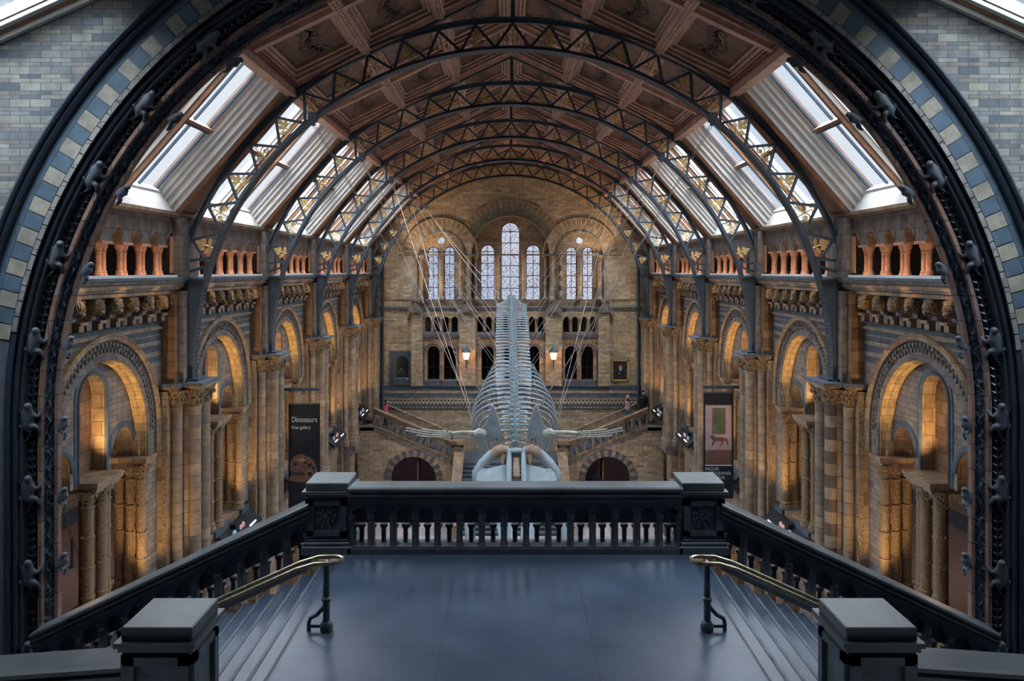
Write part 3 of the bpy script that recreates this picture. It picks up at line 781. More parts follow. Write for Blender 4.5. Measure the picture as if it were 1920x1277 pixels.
    b.build('aisle_wall', ['terra', 'slate'], wr, sx=s, smooth=0)
    b = MB(); b.box(8.7, 15.8, AY1, AY1 + .2, F0, 1.6); b.box(8.7, 15.8, WY - .05, WY + .3, F0, 1.6)
    b.build('outer_wall', ['greybrown'], wr, sx=s, smooth=0)
    fa = MB(); fa.box(XW + .4, 11.6, Y0, Y1, F1 - .2, F1, 1); fa.box(11.6, 15.5, Y0, Y1, F1 - .2, F1, 0)
    struct(fa.build('floor_aisle', ['mosaic', 'checker'], None, sx=s, smooth=0))
    # white ledge pieces
    for bi, yc in enumerate(BAYS):
        b = MB(); b.box(8.22, 8.7, yc - (2.75 if bi else 2.3), yc + 2.55, -.155, -.10); b.build('white_ledge', ['white_ledge'], wr, sx=s, smooth=0)

# =================================================================== piers
def make_pier():
    root = thing('nave_pier', None, 'pier')
    b = MB()
    b.box(8.05, 8.66, -.5, .5, F0 + .01, -2.95, 0); b.box(8.40, 8.66, -.88, .88, F0 + .01, -2.95, 0)
    b.build('pier_core', ['terra'], root, smooth=0)
    b = MB()
    for sy in (-1, 1): b.box(8.42, 8.52, sy * .885 - .012, sy * .885 + .012, -8.4, -3.0)
    b.build('incised_strip', ['zigzag'], root, smooth=0)
    for cx, cy, r in ((7.99, -.30, .17), (7.99, .30, .17), (8.28, -.60, .125), (8.28, .60, .125)):
        b = MB(); b.lathe([(r * 1.5, 0), (r * 1.5, .25), (r * 1.2, .3), (r * 1.3, .36), (r, .42), (r, 5.35), (r * 1.12, 5.37), (r * 1.12, 5.42), (r, 5.43)], cx, cy, -8.78, 12)
        b.build('shaft', ['drum'], root)
        b = MB(); b.lathe([(r, 0), (r * 1.05, .08), (r * 1.4, .2), (r * 1.25, .22), (r * 1.75, .38), (r * 1.75, .42)], cx, cy, -3.36, 10)
        for k in range(10):
            a = 2 * PI * k / 10
            for zz, rr in ((.12, r * 1.15), (.26, r * 1.5)):
                aa = a + (.3 if zz > .2 else 0); b.ball((cx + rr * math.cos(aa), cy + rr * math.sin(aa), -3.36 + zz), .045, 0, 5, 4, (1, 1, 1.4))
        b.build('capital', ['capital'], root)
    b = MB()
    for e, z0, z1, m in ((0, -2.96, -2.9, 0), (.05, -2.9, -2.84, 0), (.09, -2.84, -2.77, 1)):
        b.box(7.74 - e, 8.66, -.55 - e, .55 + e, z0, z1, m); b.box(8.2 - e, 8.66, -.80 - e, .80 + e, z0, z1, m)
    b.build('impost', ['terra', 'slate'], root, smooth=0)
    b = MB(); b.box(8.33, 8.66, -.66, .66, -2.77, -.5, 0); b.box(8.2, 8.33, -.42, .42, -2.77, -.5, 1)
    b.box(8.2, 8.42, -.5, .5, -.15, 1.32, 1)
    b.build('upper_pier', ['dark_brown', 'greybrown'], root, smooth=0)
    b = MB()
    for sy in (-1, 1): b.box(8.395, 8.41, sy * .62 - .1, sy * .62 + .1, -.05, .85)
    b.build('blind_niche', ['orange'], root, smooth=0)
    b = MB(); b.box(7.72, 8.66, -.62, .62, F0, -12.6); b.build('ground_plinth', ['greybrown'], root, smooth=0)
    b = MB(); b.box(7.76, 8.66, -.6, .6, -9.15, -8.78); b.build('upper_plinth', ['greybrown'], root, smooth=0)
    return root
pier = make_pier(); used = 0
for s in (-1, 1):
    for i, y in enumerate(RIB):
        place(pier, used, (0, y, 0), (0, 0, 0), (s, 1, 1), 'clustered terracotta pier carrying the %s iron rib from the great arch, %s' % (ORD[i], SIDE[s]), 'nave piers'); used = 1
# half pier stuck to the near arch
# =================================================================== column clusters in the bays
def make_cluster(kind):
    root = thing('column_cluster', None, 'column')
    pos = [(8.84, -.34), (8.74, 0), (8.84, .34)] if kind == 'centre' else [(8.76, -.10), (9.05, -.02), (9.34, .04)]
    n = len(pos)
    for x, y in pos:
        b = MB(); r = .11; pr = [(r * 1.6, 0), (r * 1.6, .08), (r * 1.3, .13), (r * 1.4, .18), (r, .24)]
        for k in range(4):
            z0 = .24 + k * .62
            pr += [(r, z0 + .02), (r, z0 + .55), (r * 1.22, z0 + .57), (r * 1.22, z0 + .60), (r, z0 + .62)]
        b.lathe(pr, x, y, -7.6, 12); b.build('shaft', ['shaft'], root)
        b = MB(); b.lathe([(r, 0), (r * 1.1, .1), (r * 1.5, .2), (r * 1.9, .3), (r * 1.9, .34)], x, y, -4.89, 10)
        for k in range(8):
            a = 2 * PI * k / 8; b.ball((x + r * 1.4 * math.cos(a), y + r * 1.4 * math.sin(a), -4.89 + .2), .04, 0, 5, 4, (1, 1, 1.5))
        b.build('capital', ['capital'], root)
    b = MB()
    ys = [p[1] for p in pos]; xs = [p[0] for p in pos]
    for e, z0, z1 in ((.13, -4.60, -4.55), (.16, -4.55, -4.49), (.20, -4.49, -4.43), (.22, -4.43, -4.36)):
        b.box(min(xs) - e, 9.42, min(ys) - e, max(ys) + e, z0, z1)
    b.build('abacus', ['terra'], root, smooth=0)
    b = MB(); b.box(8.56, 9.42 if kind != 'centre' else 9.1, min(ys) - .25, max(ys) + .25, -7.75, -7.58); b.build('plinth', ['slate'], root, smooth=0)
    if kind == 'centre':
        b = MB(); b.box(8.98, 9.15, -.14, .14, -7.6, -4.5); b.build('core', ['dark_brown'], root, smooth=0)
    return root
ca = make_cluster('centre'); cb = make_cluster('jamb'); ua = ub = 0
for s in (-1, 1):
    for i, yc in enumerate(BAYS):
        place(ca, ua, (0, yc, 0), (0, 0, 0), (s, 1, 1), 'cluster of carved columns under the tall niche of the %s arch, %s' % (ORD[i], SIDE[s]), 'central column clusters'); ua = 1
        for e, wd in ((-1, 'near'), (1, 'far')):
            place(cb, ub, (0, yc + e * 1.92, 0), (0, 0, 0), (s, 1, 1), 'row of three patterned columns at the %s jamb of the %s arch, %s' % (wd, ORD[i], SIDE[s]), 'jamb columns'); ub = 1
# =================================================================== gallery colonnettes
def make_colonnette():
    root = thing('gallery_colonnettes', None, 'column')
    for y in (-.088, .088):
        x = 8.53
        b = MB(); b.lathe([(.088, 0), (.09, .04), (.07, .07), (.082, .09), (.06, .11), (.058, .48), (.075, .495), (.06, .51)], x, y, -.10, 12); b.build('shaft', ['orange'], root)
        b = MB(); b.lathe([(.06, 0), (.07, .03), (.10, .09), (.098, .12), (.115, .16)], x, y, .41, 8); b.build('capital', ['orange'], root)
    b = MB(); b.box(8.38, 8.68, -.22, .22, .565, .62); b.build('abacus', ['orange'], root, smooth=0)
    return root
cg = make_colonnette(); ug = 0
for s in (-1, 1):
    for i, yc in enumerate(BAYS):
        for k in range(6):
            if i == 0 and k == 0: continue
            place(cg, ug, (0, yc - 2.15 + k * .86, 0), (0, 0, 0), (s, 1, 1), '%s orange gallery colonnette pair above the %s arch from the viewer, %s' % (ORD[k], ORD[i], SIDE[s]), 'gallery colonnettes'); ug = 1
# =================================================================== corbels
def make_corbel():
    root = thing('corbel', None, 'corbel')
    b = MB(); b.prism([(8.66, -1.28), (8.50, -1.20), (8.50, -1.02), (8.42, -.98), (8.42, -.86), (8.36, -.80), (8.30, -.62), (8.30, -.56), (8.66, -.56)], 'y', -.09, .09)
    b.build('bracket', ['greybrown'], root, smooth=0)
    b = MB(); b.ball((8.33, -.02, -.74), .15, 0, 10, 8, (1, .95, 1.15)); b.ball((8.24, -.05, -.84), .08, 0, 8, 6, (1.1, .9, .8)); b.ball((8.30, .12, -.62), .05, 0, 6, 5); b.ball((8.30, -.14, -.62), .05, 0, 6, 5)
    b.build('beast_head', ['capital'], root)
    b = MB()
    b.box(8.44, 8.66, .30, .56, -1.08, -1.02); b.box(8.5, 8.66, .34, .52, -1.22, -1.08); b.build('side_block', ['terra'], root, smooth=0)
    return root
cc = make_corbel(); uc = 0
for s in (-1, 1):
    for i, yc in enumerate(BAYS):
        for k in range(7):
            if i == 0 and k == 0: continue
            if k == 6: pass
            place(cc, uc, (0, yc - 2.35 + k * .72, 0), (0, 0, 0), (s, 1, 1), '%s beast-headed corbel over the %s arch from the viewer, %s' % (ORD[k], ORD[i], SIDE[s]), 'corbels under the gallery'); uc = 1

# =================================================================== iron ribs
RO, RN = 8.9, 8.08
def make_leaf():
    """gilded sprig: flat cut leaves on a stem, about half a metre, 12 mm thick, pointing +z"""
    b = MB()
    def leaf(p, a, l, wd):
        d = (math.sin(a), math.cos(a)); n = (d[1], -d[0]); pts = []
        for t, ww in ((0, 0), (.25, .6), (.5, 1), (.8, .6), (1, 0)): pts.append((p[0] + d[0] * l * t + n[0] * wd * ww, p[1] + d[1] * l * t + n[1] * wd * ww))
        for t, ww in ((.8, .6), (.5, 1), (.25, .6)): pts.append((p[0] + d[0] * l * t - n[0] * wd * ww, p[1] + d[1] * l * t - n[1] * wd * ww))
        b.prism(pts, 'y', -.012, .012)
    b.tube([(0, 0, 0), (0, 0, .3)], .018, 6)
    leaf((0, .26), 0, .26, .065)
    for sg in (-1, 1):
        leaf((0, .08), sg * 1.25, .24, .055); leaf((0, .2), sg * .75, .26, .06)
    return b
def make_scroll():
    b = MB(); b.tube([(0, 0, 0), (0, 0, .42)], .018, 6)
    for sg in (-1, 1):
        pts = []
        for k in range(22):
            a = k * .42; r = .13 * (1 - k / 26); pts.append((sg * (.14 + r * math.cos(PI + a)), 0, .17 + r * math.sin(PI + a) * -1))
        b.tube(pts, .016, 5); b.ball((sg * .08, 0, .43), .05, 0, 8, 5, (1, .3, 1)); b.ball((sg * .14, 0, .17), .04, 0, 8, 5, (1, .3, 1))
    b.ball((0, 0, .52), .055, 0, 8, 5, (1, .3, 1))
    return b
leaf_me = make_leaf().build('x', ['gold'], None); scroll_me = make_scroll().build('x', ['gold'], None)
LEAF, SCROLL = leaf_me.data, scroll_me.data
bpy.data.objects.remove(leaf_me); bpy.data.objects.remove(scroll_me)
def rp_(R, a): return (R * math.sin(a), ZC + R * math.cos(a))
def make_rib():
    root = thing('roof_rib', None, 'arched rib')
    def chord(name, R0, R1, wd, wweb, a1):
        b = MB(); n = 72; path = [-a1 + 2 * a1 * k / n for k in range(n + 1)]
        f = lambda R, t: rp_(R, t)
        b.sweep([(R0, -wd), (R0 + (.03 if R1 > R0 else -.03), -wd), (R0 + (.03 if R1 > R0 else -.03), wd), (R0, wd)], path, f, 0, closed=True)
        b.sweep([(R0, -wweb), (R1, -wweb), (R1, wweb), (R0, wweb)], path, f, 0, closed=True)
        return b
    a_in = math.radians(92); a_out = math.radians(74.5)
    b = chord('i', RN, RN + .12, .17, .035, a_in); b.build('inner_chord', ['iron'], root)
    b = chord('o', RO - .0, RO - .12, .14, .035, a_out); b.build('outer_chord', ['iron'], root)
    st = math.radians(6.2); na = 12
    bars = []
    for k in range(-na, na):
        a0, a1 = k * st, (k + 1) * st; am = (a0 + a1) / 2
        bars += [(a0, am), (a1, am)]     # outer node a0 -> inner node am
    for ao, ai in bars:
        b = MB(); p = rp_(RO - .12, ao); q = rp_(RN + .08, ai); b.bar((p[0], 0, p[1]), (q[0], 0, q[1]), .06, .065); b.build('lattice_bar', ['iron'], root, smooth=0)
    k = 0
    for i in range(-na, na + 1):
        a = i * st
        if abs(i) == na: continue
        p = rp_(RN + .14, a); o = bpy.data.objects.new('leaf_ornament', LEAF if k % 2 == 0 else SCROLL); COL.objects.link(o); o.parent = root
        o.location = (p[0], 0, p[1]); o.rotation_euler = (0, a, 0); k += 1; o.scale = (.95, 1, .95)
    for s in (-1, 1):
        # web plate below the gallery
        b = MB(); pl = [rp_(RN + .02, math.radians(t)) for t in (74, 78, 82, 86, 90, 92)]
        pl = [(x, z) for x, z in pl] + [(8.24, -2.76), (8.28, -1.5), (8.36, -.5), (8.6, -.16)]
        b.prism([(s * x, z) for x, z in pl], 'y', -.17, -.13); b.prism([(s * x, z) for x, z in pl], 'y', .13, .17)
        x0 = pl[0][0]
        b.prism([(s * x0, pl[0][1] + .0), (s * 8.62, -.16), (s * 8.62, -.12), (s * x0, pl[0][1] + .05)], 'y', -.26, .26)
        b.box(min(s * 7.9, s * 8.4), max(s * 7.9, s * 8.4), -.3, .3, -2.77, -2.72)
        b.build('stanchion', ['iron'], root, smooth=0)
        b = MB()
        for j in range(26):
            t = math.radians(74 + 18 * j / 26)
            for yy in (-.13, -.06, .06, .13):
                p = rp_(RN - .005, t); b.ball((s * p[0], yy, p[1]), .014, 0, 5, 3)
        tag(b.build('rivets', ['iron'], root), kind='stuff')
        # outer leg from lattice end into the wall, and cross straps
        b = MB(); p = rp_(RO - .12, a_out); b.bar((s * p[0], 0, p[1]), (s * 8.5, 0, -.15), .3, .1)
        q = rp_(RN + .1, math.radians(70)); b.bar((s * q[0], 0, q[1]), (s * 8.5, 0, .22), .07, .07)
        b.build('foot_strut', ['iron'], root, smooth=0)
        # cable bracket
        p = rp_(RN + .02, math.radians(38.5)); b = MB(); b.box(-.11, .11, -.26, -.12, -.12, .12); b.box(-.05, .05, -.24, -.1, -.2, -.1)
        b.build('cable_bracket', ['slate'], root, (s * p[0], 0, p[1]), smooth=0)
    b = MB(); b.box(-.055, .055, -.055, .055, ZC + RO - .1, 7.4); b.build('king_post', ['iron'], root, smooth=0)
    b = MB()
    for s in (-1, 1): b.bar((0, 0, 7.36), (s * 5.75, 0, 7.36 - .482 * 5.75), .16, .22)
    b.build('rafter', ['iron'], root, smooth=0)
    return root
rib = make_rib()
for i, y in enumerate(RIB):
    place(rib, i, (0, y, 0), (0, 0, 0), (1, 1, 1), '%s arched blue-black lattice rib from the viewer, with gilded leaves' % ORD[i], 'arched iron roof ribs')

# =================================================================== ceiling
ceil = bpy.data.objects.new('ceiling', None); COL.objects.link(ceil); struct(ceil)
ZR = 7.42; K = .482; EX = 5.6; SL = EX * math.sqrt(1 + K * K)
def make_coffer():
    """local: x down-slope 0..L, y -h..h, z up (recess)"""
    L = SL / 3; h = D / 4; b = MB()
    steps = [(.10, 0.0), (.16, .03), (.17, .10), (.24, .12), (.25, .19), (.32, .21), (.34, .30)]
    for (e0, z0), (e1, z1), m in zip(steps[:-1], steps[1:], (0, 1, 0, 1, 0, 1)):
        for (x0, y0, x1, y1), (X0, Y0, X1, Y1) in (((e0, -h + e0, L - e0, -h + e0), (e1, -h + e1, L - e1, -h + e1)), ((L - e0, -h + e0, L - e0, h - e0), (L - e1, -h + e1, L - e1, h - e1)),
                                                   ((L - e0, h - e0, e0, h - e0), (L - e1, h - e1, e1, h - e1)), ((e0, h - e0, e0, -h + e0), (e1, h - e1, e1, -h + e1))):
            b.face([(x0, y0, z0), (x1, y1, z0), (X1, Y1, z1), (X0, Y0, z1)], m)
    e = steps[-1][0]; b.face([(e, -h + e, .30), (L - e, -h + e, .30), (L - e, h - e, .30), (e, h - e, .30)], 2)
    rnd = random.Random(3)
    # painted branch
    def leafq(x, y, a, l, wd):
        dx, dy = math.cos(a), math.sin(a)
        b.face([(x, y, .297), (x + dx * l * .5 - dy * wd, y + dy * l * .5 + dx * wd, .297), (x + dx * l, y + dy * l, .297), (x + dx * l * .5 + dy * wd, y + dy * l * .5 - dx * wd, .297)], 3)
    cy = -h + .45
    while cy < h - .45:
        cx = L / 2 + .12 * math.sin(cy * 4)
        leafq(cx, cy, PI / 2, .2, .02)
        for k in range(3): leafq(cx, cy, PI / 2 + rnd.uniform(-1.5, 1.5), rnd.uniform(.15, .36), .03)
        for sg in (-1, 1): leafq(cx + sg * .15, cy + .05, PI / 2 - sg * rnd.uniform(.4, 1.3), rnd.uniform(.14, .28), .028)
        cy += .09
    o = b.build('coffer', ['wood', 'wood_dark', 'panel', 'paint_leaf'], None, smooth=0)
    return o
cof = make_coffer(); cof.parent = ceil; first = True
ang = math.atan(K)
for s in (-1, 1):
    for i in range(11):
        yc = AY1 + .0 + 0; y = RIB[0] - D + D / 4 + i * D / 2
        if y > WY: break
        for r in range(3):
            o = cof if first else cof.copy()
            if not first: COL.objects.link(o)
            first = False; o.parent = ceil
            x = r * SL / 3 * math.cos(ang); o.scale = (1, 1, 1)
            o.location = (s * x, y, ZR - K * x); o.rotation_euler = (0, s * ang if s > 0 else 0, 0)
            if s < 0: o.rotation_euler = (0, -ang, 0); o.scale = (-1, 1, 1)
def slope_pt(x, dz=0): return (x, ZR - K * x + dz)
for s in (-1, 1):
    for r in range(0, 4):
        b = MB(); x = r * EX / 3; z = ZR - K * x
        b.box(-.13, .13, 0, WY - AY1, -.10, .12, 0); b.box(-.07, .07, 0, WY - AY1, -.15, -.10, 0)
        for k in range(int((WY - AY1) / .16)):
            for q in (-.035, .035): b.box(q - .014, q + .014, k * .16, k * .16 + .05, -.165, -.15, 1)
        if r == 0 and s > 0: continue
        b.build('purlin' if r < 3 else 'eaves_beam', ['wood' if r < 3 else 'red_beam', 'wood_dark'], ceil, (s * x, AY1, z), rot=(0, s * ang, 0), smooth=0)
    for i in range(11):
        y = RIB[0] - D + i * D / 2
        if y < AY1: y = AY1 + .1
        b = MB(); b.bar((0, 0, ZR - .02), (s * EX, 0, ZR - .02 - K * EX), .2, .2)
        b.build('cross_beam', ['wood'], ceil, (0, y, 0), smooth=0)
    b = MB(); x0, x1 = 0, 5.9
    b.prism([(0, ZR + .33), (s * 5.9, ZR + .33 - K * 5.9), (s * 5.9, ZR + .5 - K * 5.9), (0, ZR + .5)], 'y', AY1 - .5, WY + .5)
    b.build('roof_deck', ['wood_dark'], ceil, smooth=0)
    b = MB(); b.box(min(s * 5.5, s * 5.75), max(s * 5.5, s * 5.75), AY1, WY, 4.42, 4.62); b.build('eaves_moulding', ['wood'], ceil, smooth=0)

# =================================================================== skylights
P0 = Vector((5.62, 4.62)); P1 = Vector((8.36, 1.46)); SD = (P1 - P0); SLN = SD.length; SD.normalize(); SN = Vector((-SD.y, SD.x))
def SK(u, v, w_): p = P0 + SD * v + SN * w_; return (p.x, u, p.y)
def skbox(b, u0, u1, v0, v1, w0, w1, m=0):
    st = len(b.v); b.box(u0, u1, v0, v1, w0, w1, m); b.v[st:] = [SK(*p) for p in b.v[st:]]
wn = 0
for s in (-1, 1):
    for bi, yc in enumerate(BAYS):
        wn += 1
        root = bpy.data.objects.new('window_%d' % wn, None); COL.objects.link(root); struct(root); root.location = (0, yc, 0)
        b = MB(); V0, V1 = .28, SLN - .26; H = 2.15; WG = .52
        U = [(2.78, 0), (2.70, 0), (2.70, .10), (2.58, .12), (2.58, .24), (2.46, .26), (2.46, .34), (2.36, .36), (2.36, .44), (2.25, .46), (2.25, WG)]
        for e in (-1, 1):
            for (u0, w0), (u1, w1) in zip(U[:-1], U[1:]):
                k0 = (2.78 - u0); k1 = (2.78 - u1)
                b.face([SK(e * u0, -.1, w0), SK(e * u1, -.1, w1), SK(e * u1, SLN, w1), SK(e * u0, SLN, w0)], 0)
        # head and sill boards
        b.face([SK(-2.78, -.05, 0), SK(2.78, -.05, 0), SK(2.78, .05, .0), SK(-2.78, .05, 0)], 0)
        for (v0, w0), (v1, w1) in (((0, 0), (.1, .2)), ((.1, .2), (.14, .4)), ((.14, .4), (V0, .42)), ((V0, .42), (V0, WG)), ((SLN + .02, -.0), (V1 + .06, .40)), ((V1 + .06, .40), (V1, .42)), ((V1, .42), (V1, WG))):
            b.face([SK(-2.75, v0, w0), SK(2.75, v0, w0), SK(2.75, v1, w1), SK(-2.75, v1, w1)], 0)
        b.build('skylight_reveal', ['white_paint'], root, sx=s, smooth=0)
        for um in (-.42, .42):
            b = MB(); skbox(b, um - .05, um + .05, V0 - .1, V1 + .1, .24, WG + .05, 0); skbox(b, um - .11, um + .11, V0 - .1, V1 + .1, .34, WG + .05, 1); skbox(b, um - .15, um + .15, V0, V1, .43, WG + .05, 1)
            b.build('mullion', ['wood_trim', 'white_paint'], root, sx=s, smooth=0)
        b = MB(); skbox(b, -2.25, 2.25, 1.98, 2.06, .38, WG + .04, 1); skbox(b, -2.25, 2.25, 2.06, 2.13, .42, WG + .04, 0)
        b.build('transom', ['iron', 'wood_trim'], root, sx=s, smooth=0)
        for u in (-1.32, 1.32, -2.2, 2.2):
            b = MB(); skbox(b, u - .02, u + .02, V0, V1, WG - .03, WG + .03); b.build('glazing_bar', ['iron'], root, sx=s, smooth=0)
        b = MB(); b.face([SK(-2.25, V0 - .05, WG), SK(2.25, V0 - .05, WG), SK(2.25, V1 + .05, WG), SK(-2.25, V1 + .05, WG)], 0)
        b.build('pane', ['glass'], root, sx=s, smooth=0)
        # outer blocking roof around the glass
        b = MB()
        for e in (-1, 1): skbox(b, min(e * 2.2, e * 3.3), max(e * 2.2, e * 3.3), -.3, SLN + .3, WG + .02, WG + .1)
        skbox(b, -3.3, 3.3, -.5, V0 - .02, WG + .02, WG + .1); skbox(b, -3.3, 3.3, V1 + .02, SLN + .6, WG + .02, WG + .1)
        b.build('roof_margin', ['wood_dark'], root, sx=s, smooth=0)
        # wooden band beside the rib: boarded, gently coved
        b = MB()
        for e in (-1, 1):
            prev = None
            for u, w_ in ((2.76, .0), (2.78, -.06), (2.86, -.08), (2.9, -.03), (3.0, .02), (3.12, .05), (3.28, .05)):
                if prev: b.face([SK(e * prev[0], -.1, prev[1]), SK(e * u, -.1, w_), SK(e * u, SLN + .05, w_), SK(e * prev[0], SLN + .05, prev[1])], 0)
                prev = (u, w_)
        b.build('wood_cove', ['wood_trim'], root, sx=s, smooth=60)
b = MB()
for s in (-1, 1):
    st = len(b.v); skbox(b, AY1 - .3, BAYS[0] - 3.27, -.3, SLN + .2, .0, .75); skbox(b, BAYS[4] + 3.27, WY + .3, -.3, SLN + .2, 0, .1)
    b.v[st:] = [(s * x, y, z) for x, y, z in b.v[st:]]
b.build('end_closure', ['wood_dark'], ceil, smooth=0)

# =================================================================== FAR WALL
FS = WY / 1450
def fx(px): return (px - 954) * FS - .1
def fz(py): return (508 - py) * FS
wb = bpy.data.objects.new('wall_back', None); COL.objects.link(wb); struct(wb)
b = MB()
def recess(c, hw): return archhole(c, hw, -2.17, .97, 24)
holes = [recess(0, 2.36), recess(-4.22, 1.37), recess(4.22, 1.37)]
for g0, g1, n in ((794, 861, 4), (892, 1022, 8), (1053, 1120, 4)):
    x0, x1 = fx(g0), fx(g1); pt = (x1 - x0) / n
    for k in range(n): holes.append(archhole(x0 + (k + .5) * pt, pt * .33, -3.72, -2.95, 6))
LW = [-4.67, -3.68, -1.39, 0, 1.39, 3.68, 4.67]
for x in LW: holes.append(archhole(x, .37, -6.63, -4.93, 10))
holes.append(archhole(-6.6, .42, -6.55, -5.55, 10))
b.prism([(-14, F0 - .3), (14, F0 - .3), (14, 3), (6.5, 5.0), (0, 8.1), (-6.5, 5.0), (-14, 3)], 'y', WY, WY + .35, holes=holes, m=0)
b.build('wall_face', ['buff'], wb, smooth=0)
b = MB(); Y2 = WY + .35
holes = [archhole(0, .58, -1.75, 2.40, 14), archhole(-1.39, .44, -1.75, 1.18, 12), archhole(1.39, .44, -1.75, 1.18, 12)]
for c in (-4.22, 4.22):
    for e in (-.5, .5): holes.append(archhole(c + e, .33, -1.75, 1.16, 10))
    holes.append(arc(c, 1.86, .2, 0, 2 * PI, 14)[:-1])
b.prism([(-6, -2.3), (6, -2.3), (6, 3), (0, 4.2), (-6, 3)], 'y', Y2, Y2 + .35, holes=holes, m=0)
b.box(-14, 14, Y2 + .02, Y2 + .3, F0, -6.7, 0)
b.build('window_wall', ['window_stone'], wb, smooth=0)
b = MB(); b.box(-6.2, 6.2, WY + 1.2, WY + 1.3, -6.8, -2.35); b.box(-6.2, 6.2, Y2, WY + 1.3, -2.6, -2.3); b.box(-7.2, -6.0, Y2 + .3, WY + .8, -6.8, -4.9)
b.build('corridor_back', ['void'], wb, smooth=0)  # near-black backing, its colour stands in for the unlit corridor
# windows with lead and glass
wl = [(0, .58, -1.75, 2.40), (-1.39, .44, -1.75, 1.18), (1.39, .44, -1.75, 1.18)] + [(c + e, .33, -1.75, 1.16) for c in (-4.22, 4.22) for e in (-.5, .5)]
for x, hw, zb, zs in wl:
    wn += 1
    root = bpy.data.objects.new('window_%d' % wn, None); COL.objects.link(root); struct(root); root.location = (x, Y2 + .12, 0)
    b = MB(); b.prism(archhole(0, hw, zb, zs, 14), 'y', 0, .01, back=False); b.build('stained_pane', ['stained'], root, smooth=0)
    b = MB()
    for z in ([zs] + [zb + k * (zs - zb) / (4 if hw < .5 else 6) for k in range(1, 4 if hw < .5 else 6)]): b.box(-hw, hw, -.02, .0, z - .022, z + .022)
    b.box(-.018, .018, -.02, 0, zb, zs + hw)
    b.sweep([(hw, -.04), (hw - .05, -.04), (hw - .05, .02), (hw, .02)], [-(zs - zb)] + [PI * k / 14 for k in range(15)] + [PI + zs - zb],
            lambda R, t: (-R, zs + t) if t < 0 else (R, zs - (t - PI)) if t > PI else (-R * math.cos(t), zs + R * math.sin(t)), 0, closed=True)
    if hw > .5:
        for k in range(5):
            a = PI * (k + .5) / 5; b.bar((0, -.01, zs), (hw * math.cos(a), -.01, zs + hw * math.sin(a)), .02, .02)
    b.build('lead_bars', ['void'], root, smooth=0)
for c in (-4.22, 4.22):
    wn += 1; b = MB(); b.prism(arc(c, 1.86, .2, 0, 2 * PI, 14)[:-1], 'y', Y2 + .1, Y2 + .11, back=False)
    struct(b.build('window_%d' % wn, ['glass'], None, smooth=0))
for x in LW:
    wn += 1
    root = bpy.data.objects.new('window_%d' % wn, None); COL.objects.link(root); struct(root); root.location = (x, WY + .3, 0)
    b = MB(); b.prism(archhole(0, .37, -6.63, -4.93, 10), 'y', 0, .01, back=False); b.build('leaded_pane', ['stained_dark'], root, smooth=0)
    b = MB(); b.box(-.37, .37, -.03, 0, -5.9, -5.86); b.box(-.015, .015, -.03, 0, -6.63, -4.56); b.box(-.37, .37, -.05, .02, -6.63, -6.55)
    b.build('window_bars', ['void'], root, smooth=0)
# archivolts
b = MB()
def inside_other(px_, pz_, c):
    for cc_, R in ((0, 3.3), (-4.22, 2.2), (4.22, 2.2)):
        if cc_ == c: continue
        if (px_ - cc_) ** 2 + (pz_ - .97) ** 2 < R * R: return True
    return False
for c, ri, r1, r2, n in ((0, 2.36, 2.9, 3.3, 58), (-4.22, 1.37, 1.85, 2.2, 42), (4.22, 1.37, 1.85, 2.2, 42)):
    for k in range(n):
        t0, t1 = PI * k / n, PI * (k + 1) / n; tm = (t0 + t1) / 2
        for (ra, rb, m, y) in ((ri, ri + .1, 2, .10), (ri + .1, r1, (0 if k % 4 < 2 else 3) if c else 2, .04), (r1, r2, 1 if k % 2 else 0, .08)):
            if c == 0 and inside_other(rb * math.cos(tm), .97 + rb * math.sin(tm), 0): continue
            if c != 0 and (c + rb * math.cos(tm)) ** 2 + (rb * math.sin(tm)) ** 2 < 2.9 ** 2 and ra > ri + .05 and abs(c + rb * math.cos(tm)) < 2.7: continue
            g = .012
            b.prism([(c + ra * math.cos(t0 + g), .97 + ra * math.sin(t0 + g)), (c + rb * math.cos(t0 + g), .97 + rb * math.sin(t0 + g)), (c + rb * math.cos(t1), .97 + rb * math.sin(t1)), (c + ra * math.cos(t1), .97 + ra * math.sin(t1))], 'y', WY - y, WY, m=m, back=False)
    st = len(b.v); b.sweep([(r2, WY), (r2, WY - .12), (r2 + .06, WY - .12), (r2 + .06, WY)], [PI * k / 40 for k in range(41)] if c else [PI * (k + 7) / 40 for k in range(27)], lambda R, t: (c - R * math.cos(t), .97 + R * math.sin(t)), 0)
b.build('archivolt', ['vous', 'vous2', 'vous3', 'vous2'], wb, smooth=0)
# strings, ledges, dado, piers
b = MB()
b.box(-8, 8, WY - .12, WY, -2.32, -2.18, 1); b.box(-8, 8, WY - .06, WY, -1.78, -1.72, 0)
b.box(-5.5, 5.5, WY - .05, WY, .93, 1.02, 0)
for g0, g1 in ((794, 861), (892, 1022), (1053, 1120)):
    b.box(fx(g0), fx(g1), WY - .14, WY, -3.85, -3.72, 0); b.box(fx(g0), fx(g1), WY - .22, WY, -4.0, -3.85, 1)
for x0, x1 in ((-3.1, -2.12), (2.12, 3.1), (-6.0, -5.3), (5.3, 6.0)): b.box(x0, x1, WY - .25, WY, -6.95, -2.32, 2)
for c in (-5.75, -2.6, 2.6, 5.75):
    b.prism([(c - .55, -2.75), (c - .45, -2.35), (c, -1.85), (c + .45, -2.35), (c + .55, -2.75), (c + .38, -2.75), (c + .25, -2.5), (c - .25, -2.5), (c - .38, -2.75)], 'y', WY - .45, WY, m=0)
    b.box(c - .3, c + .3, WY - .42, WY - .1, -1.85, -1.72, 0)
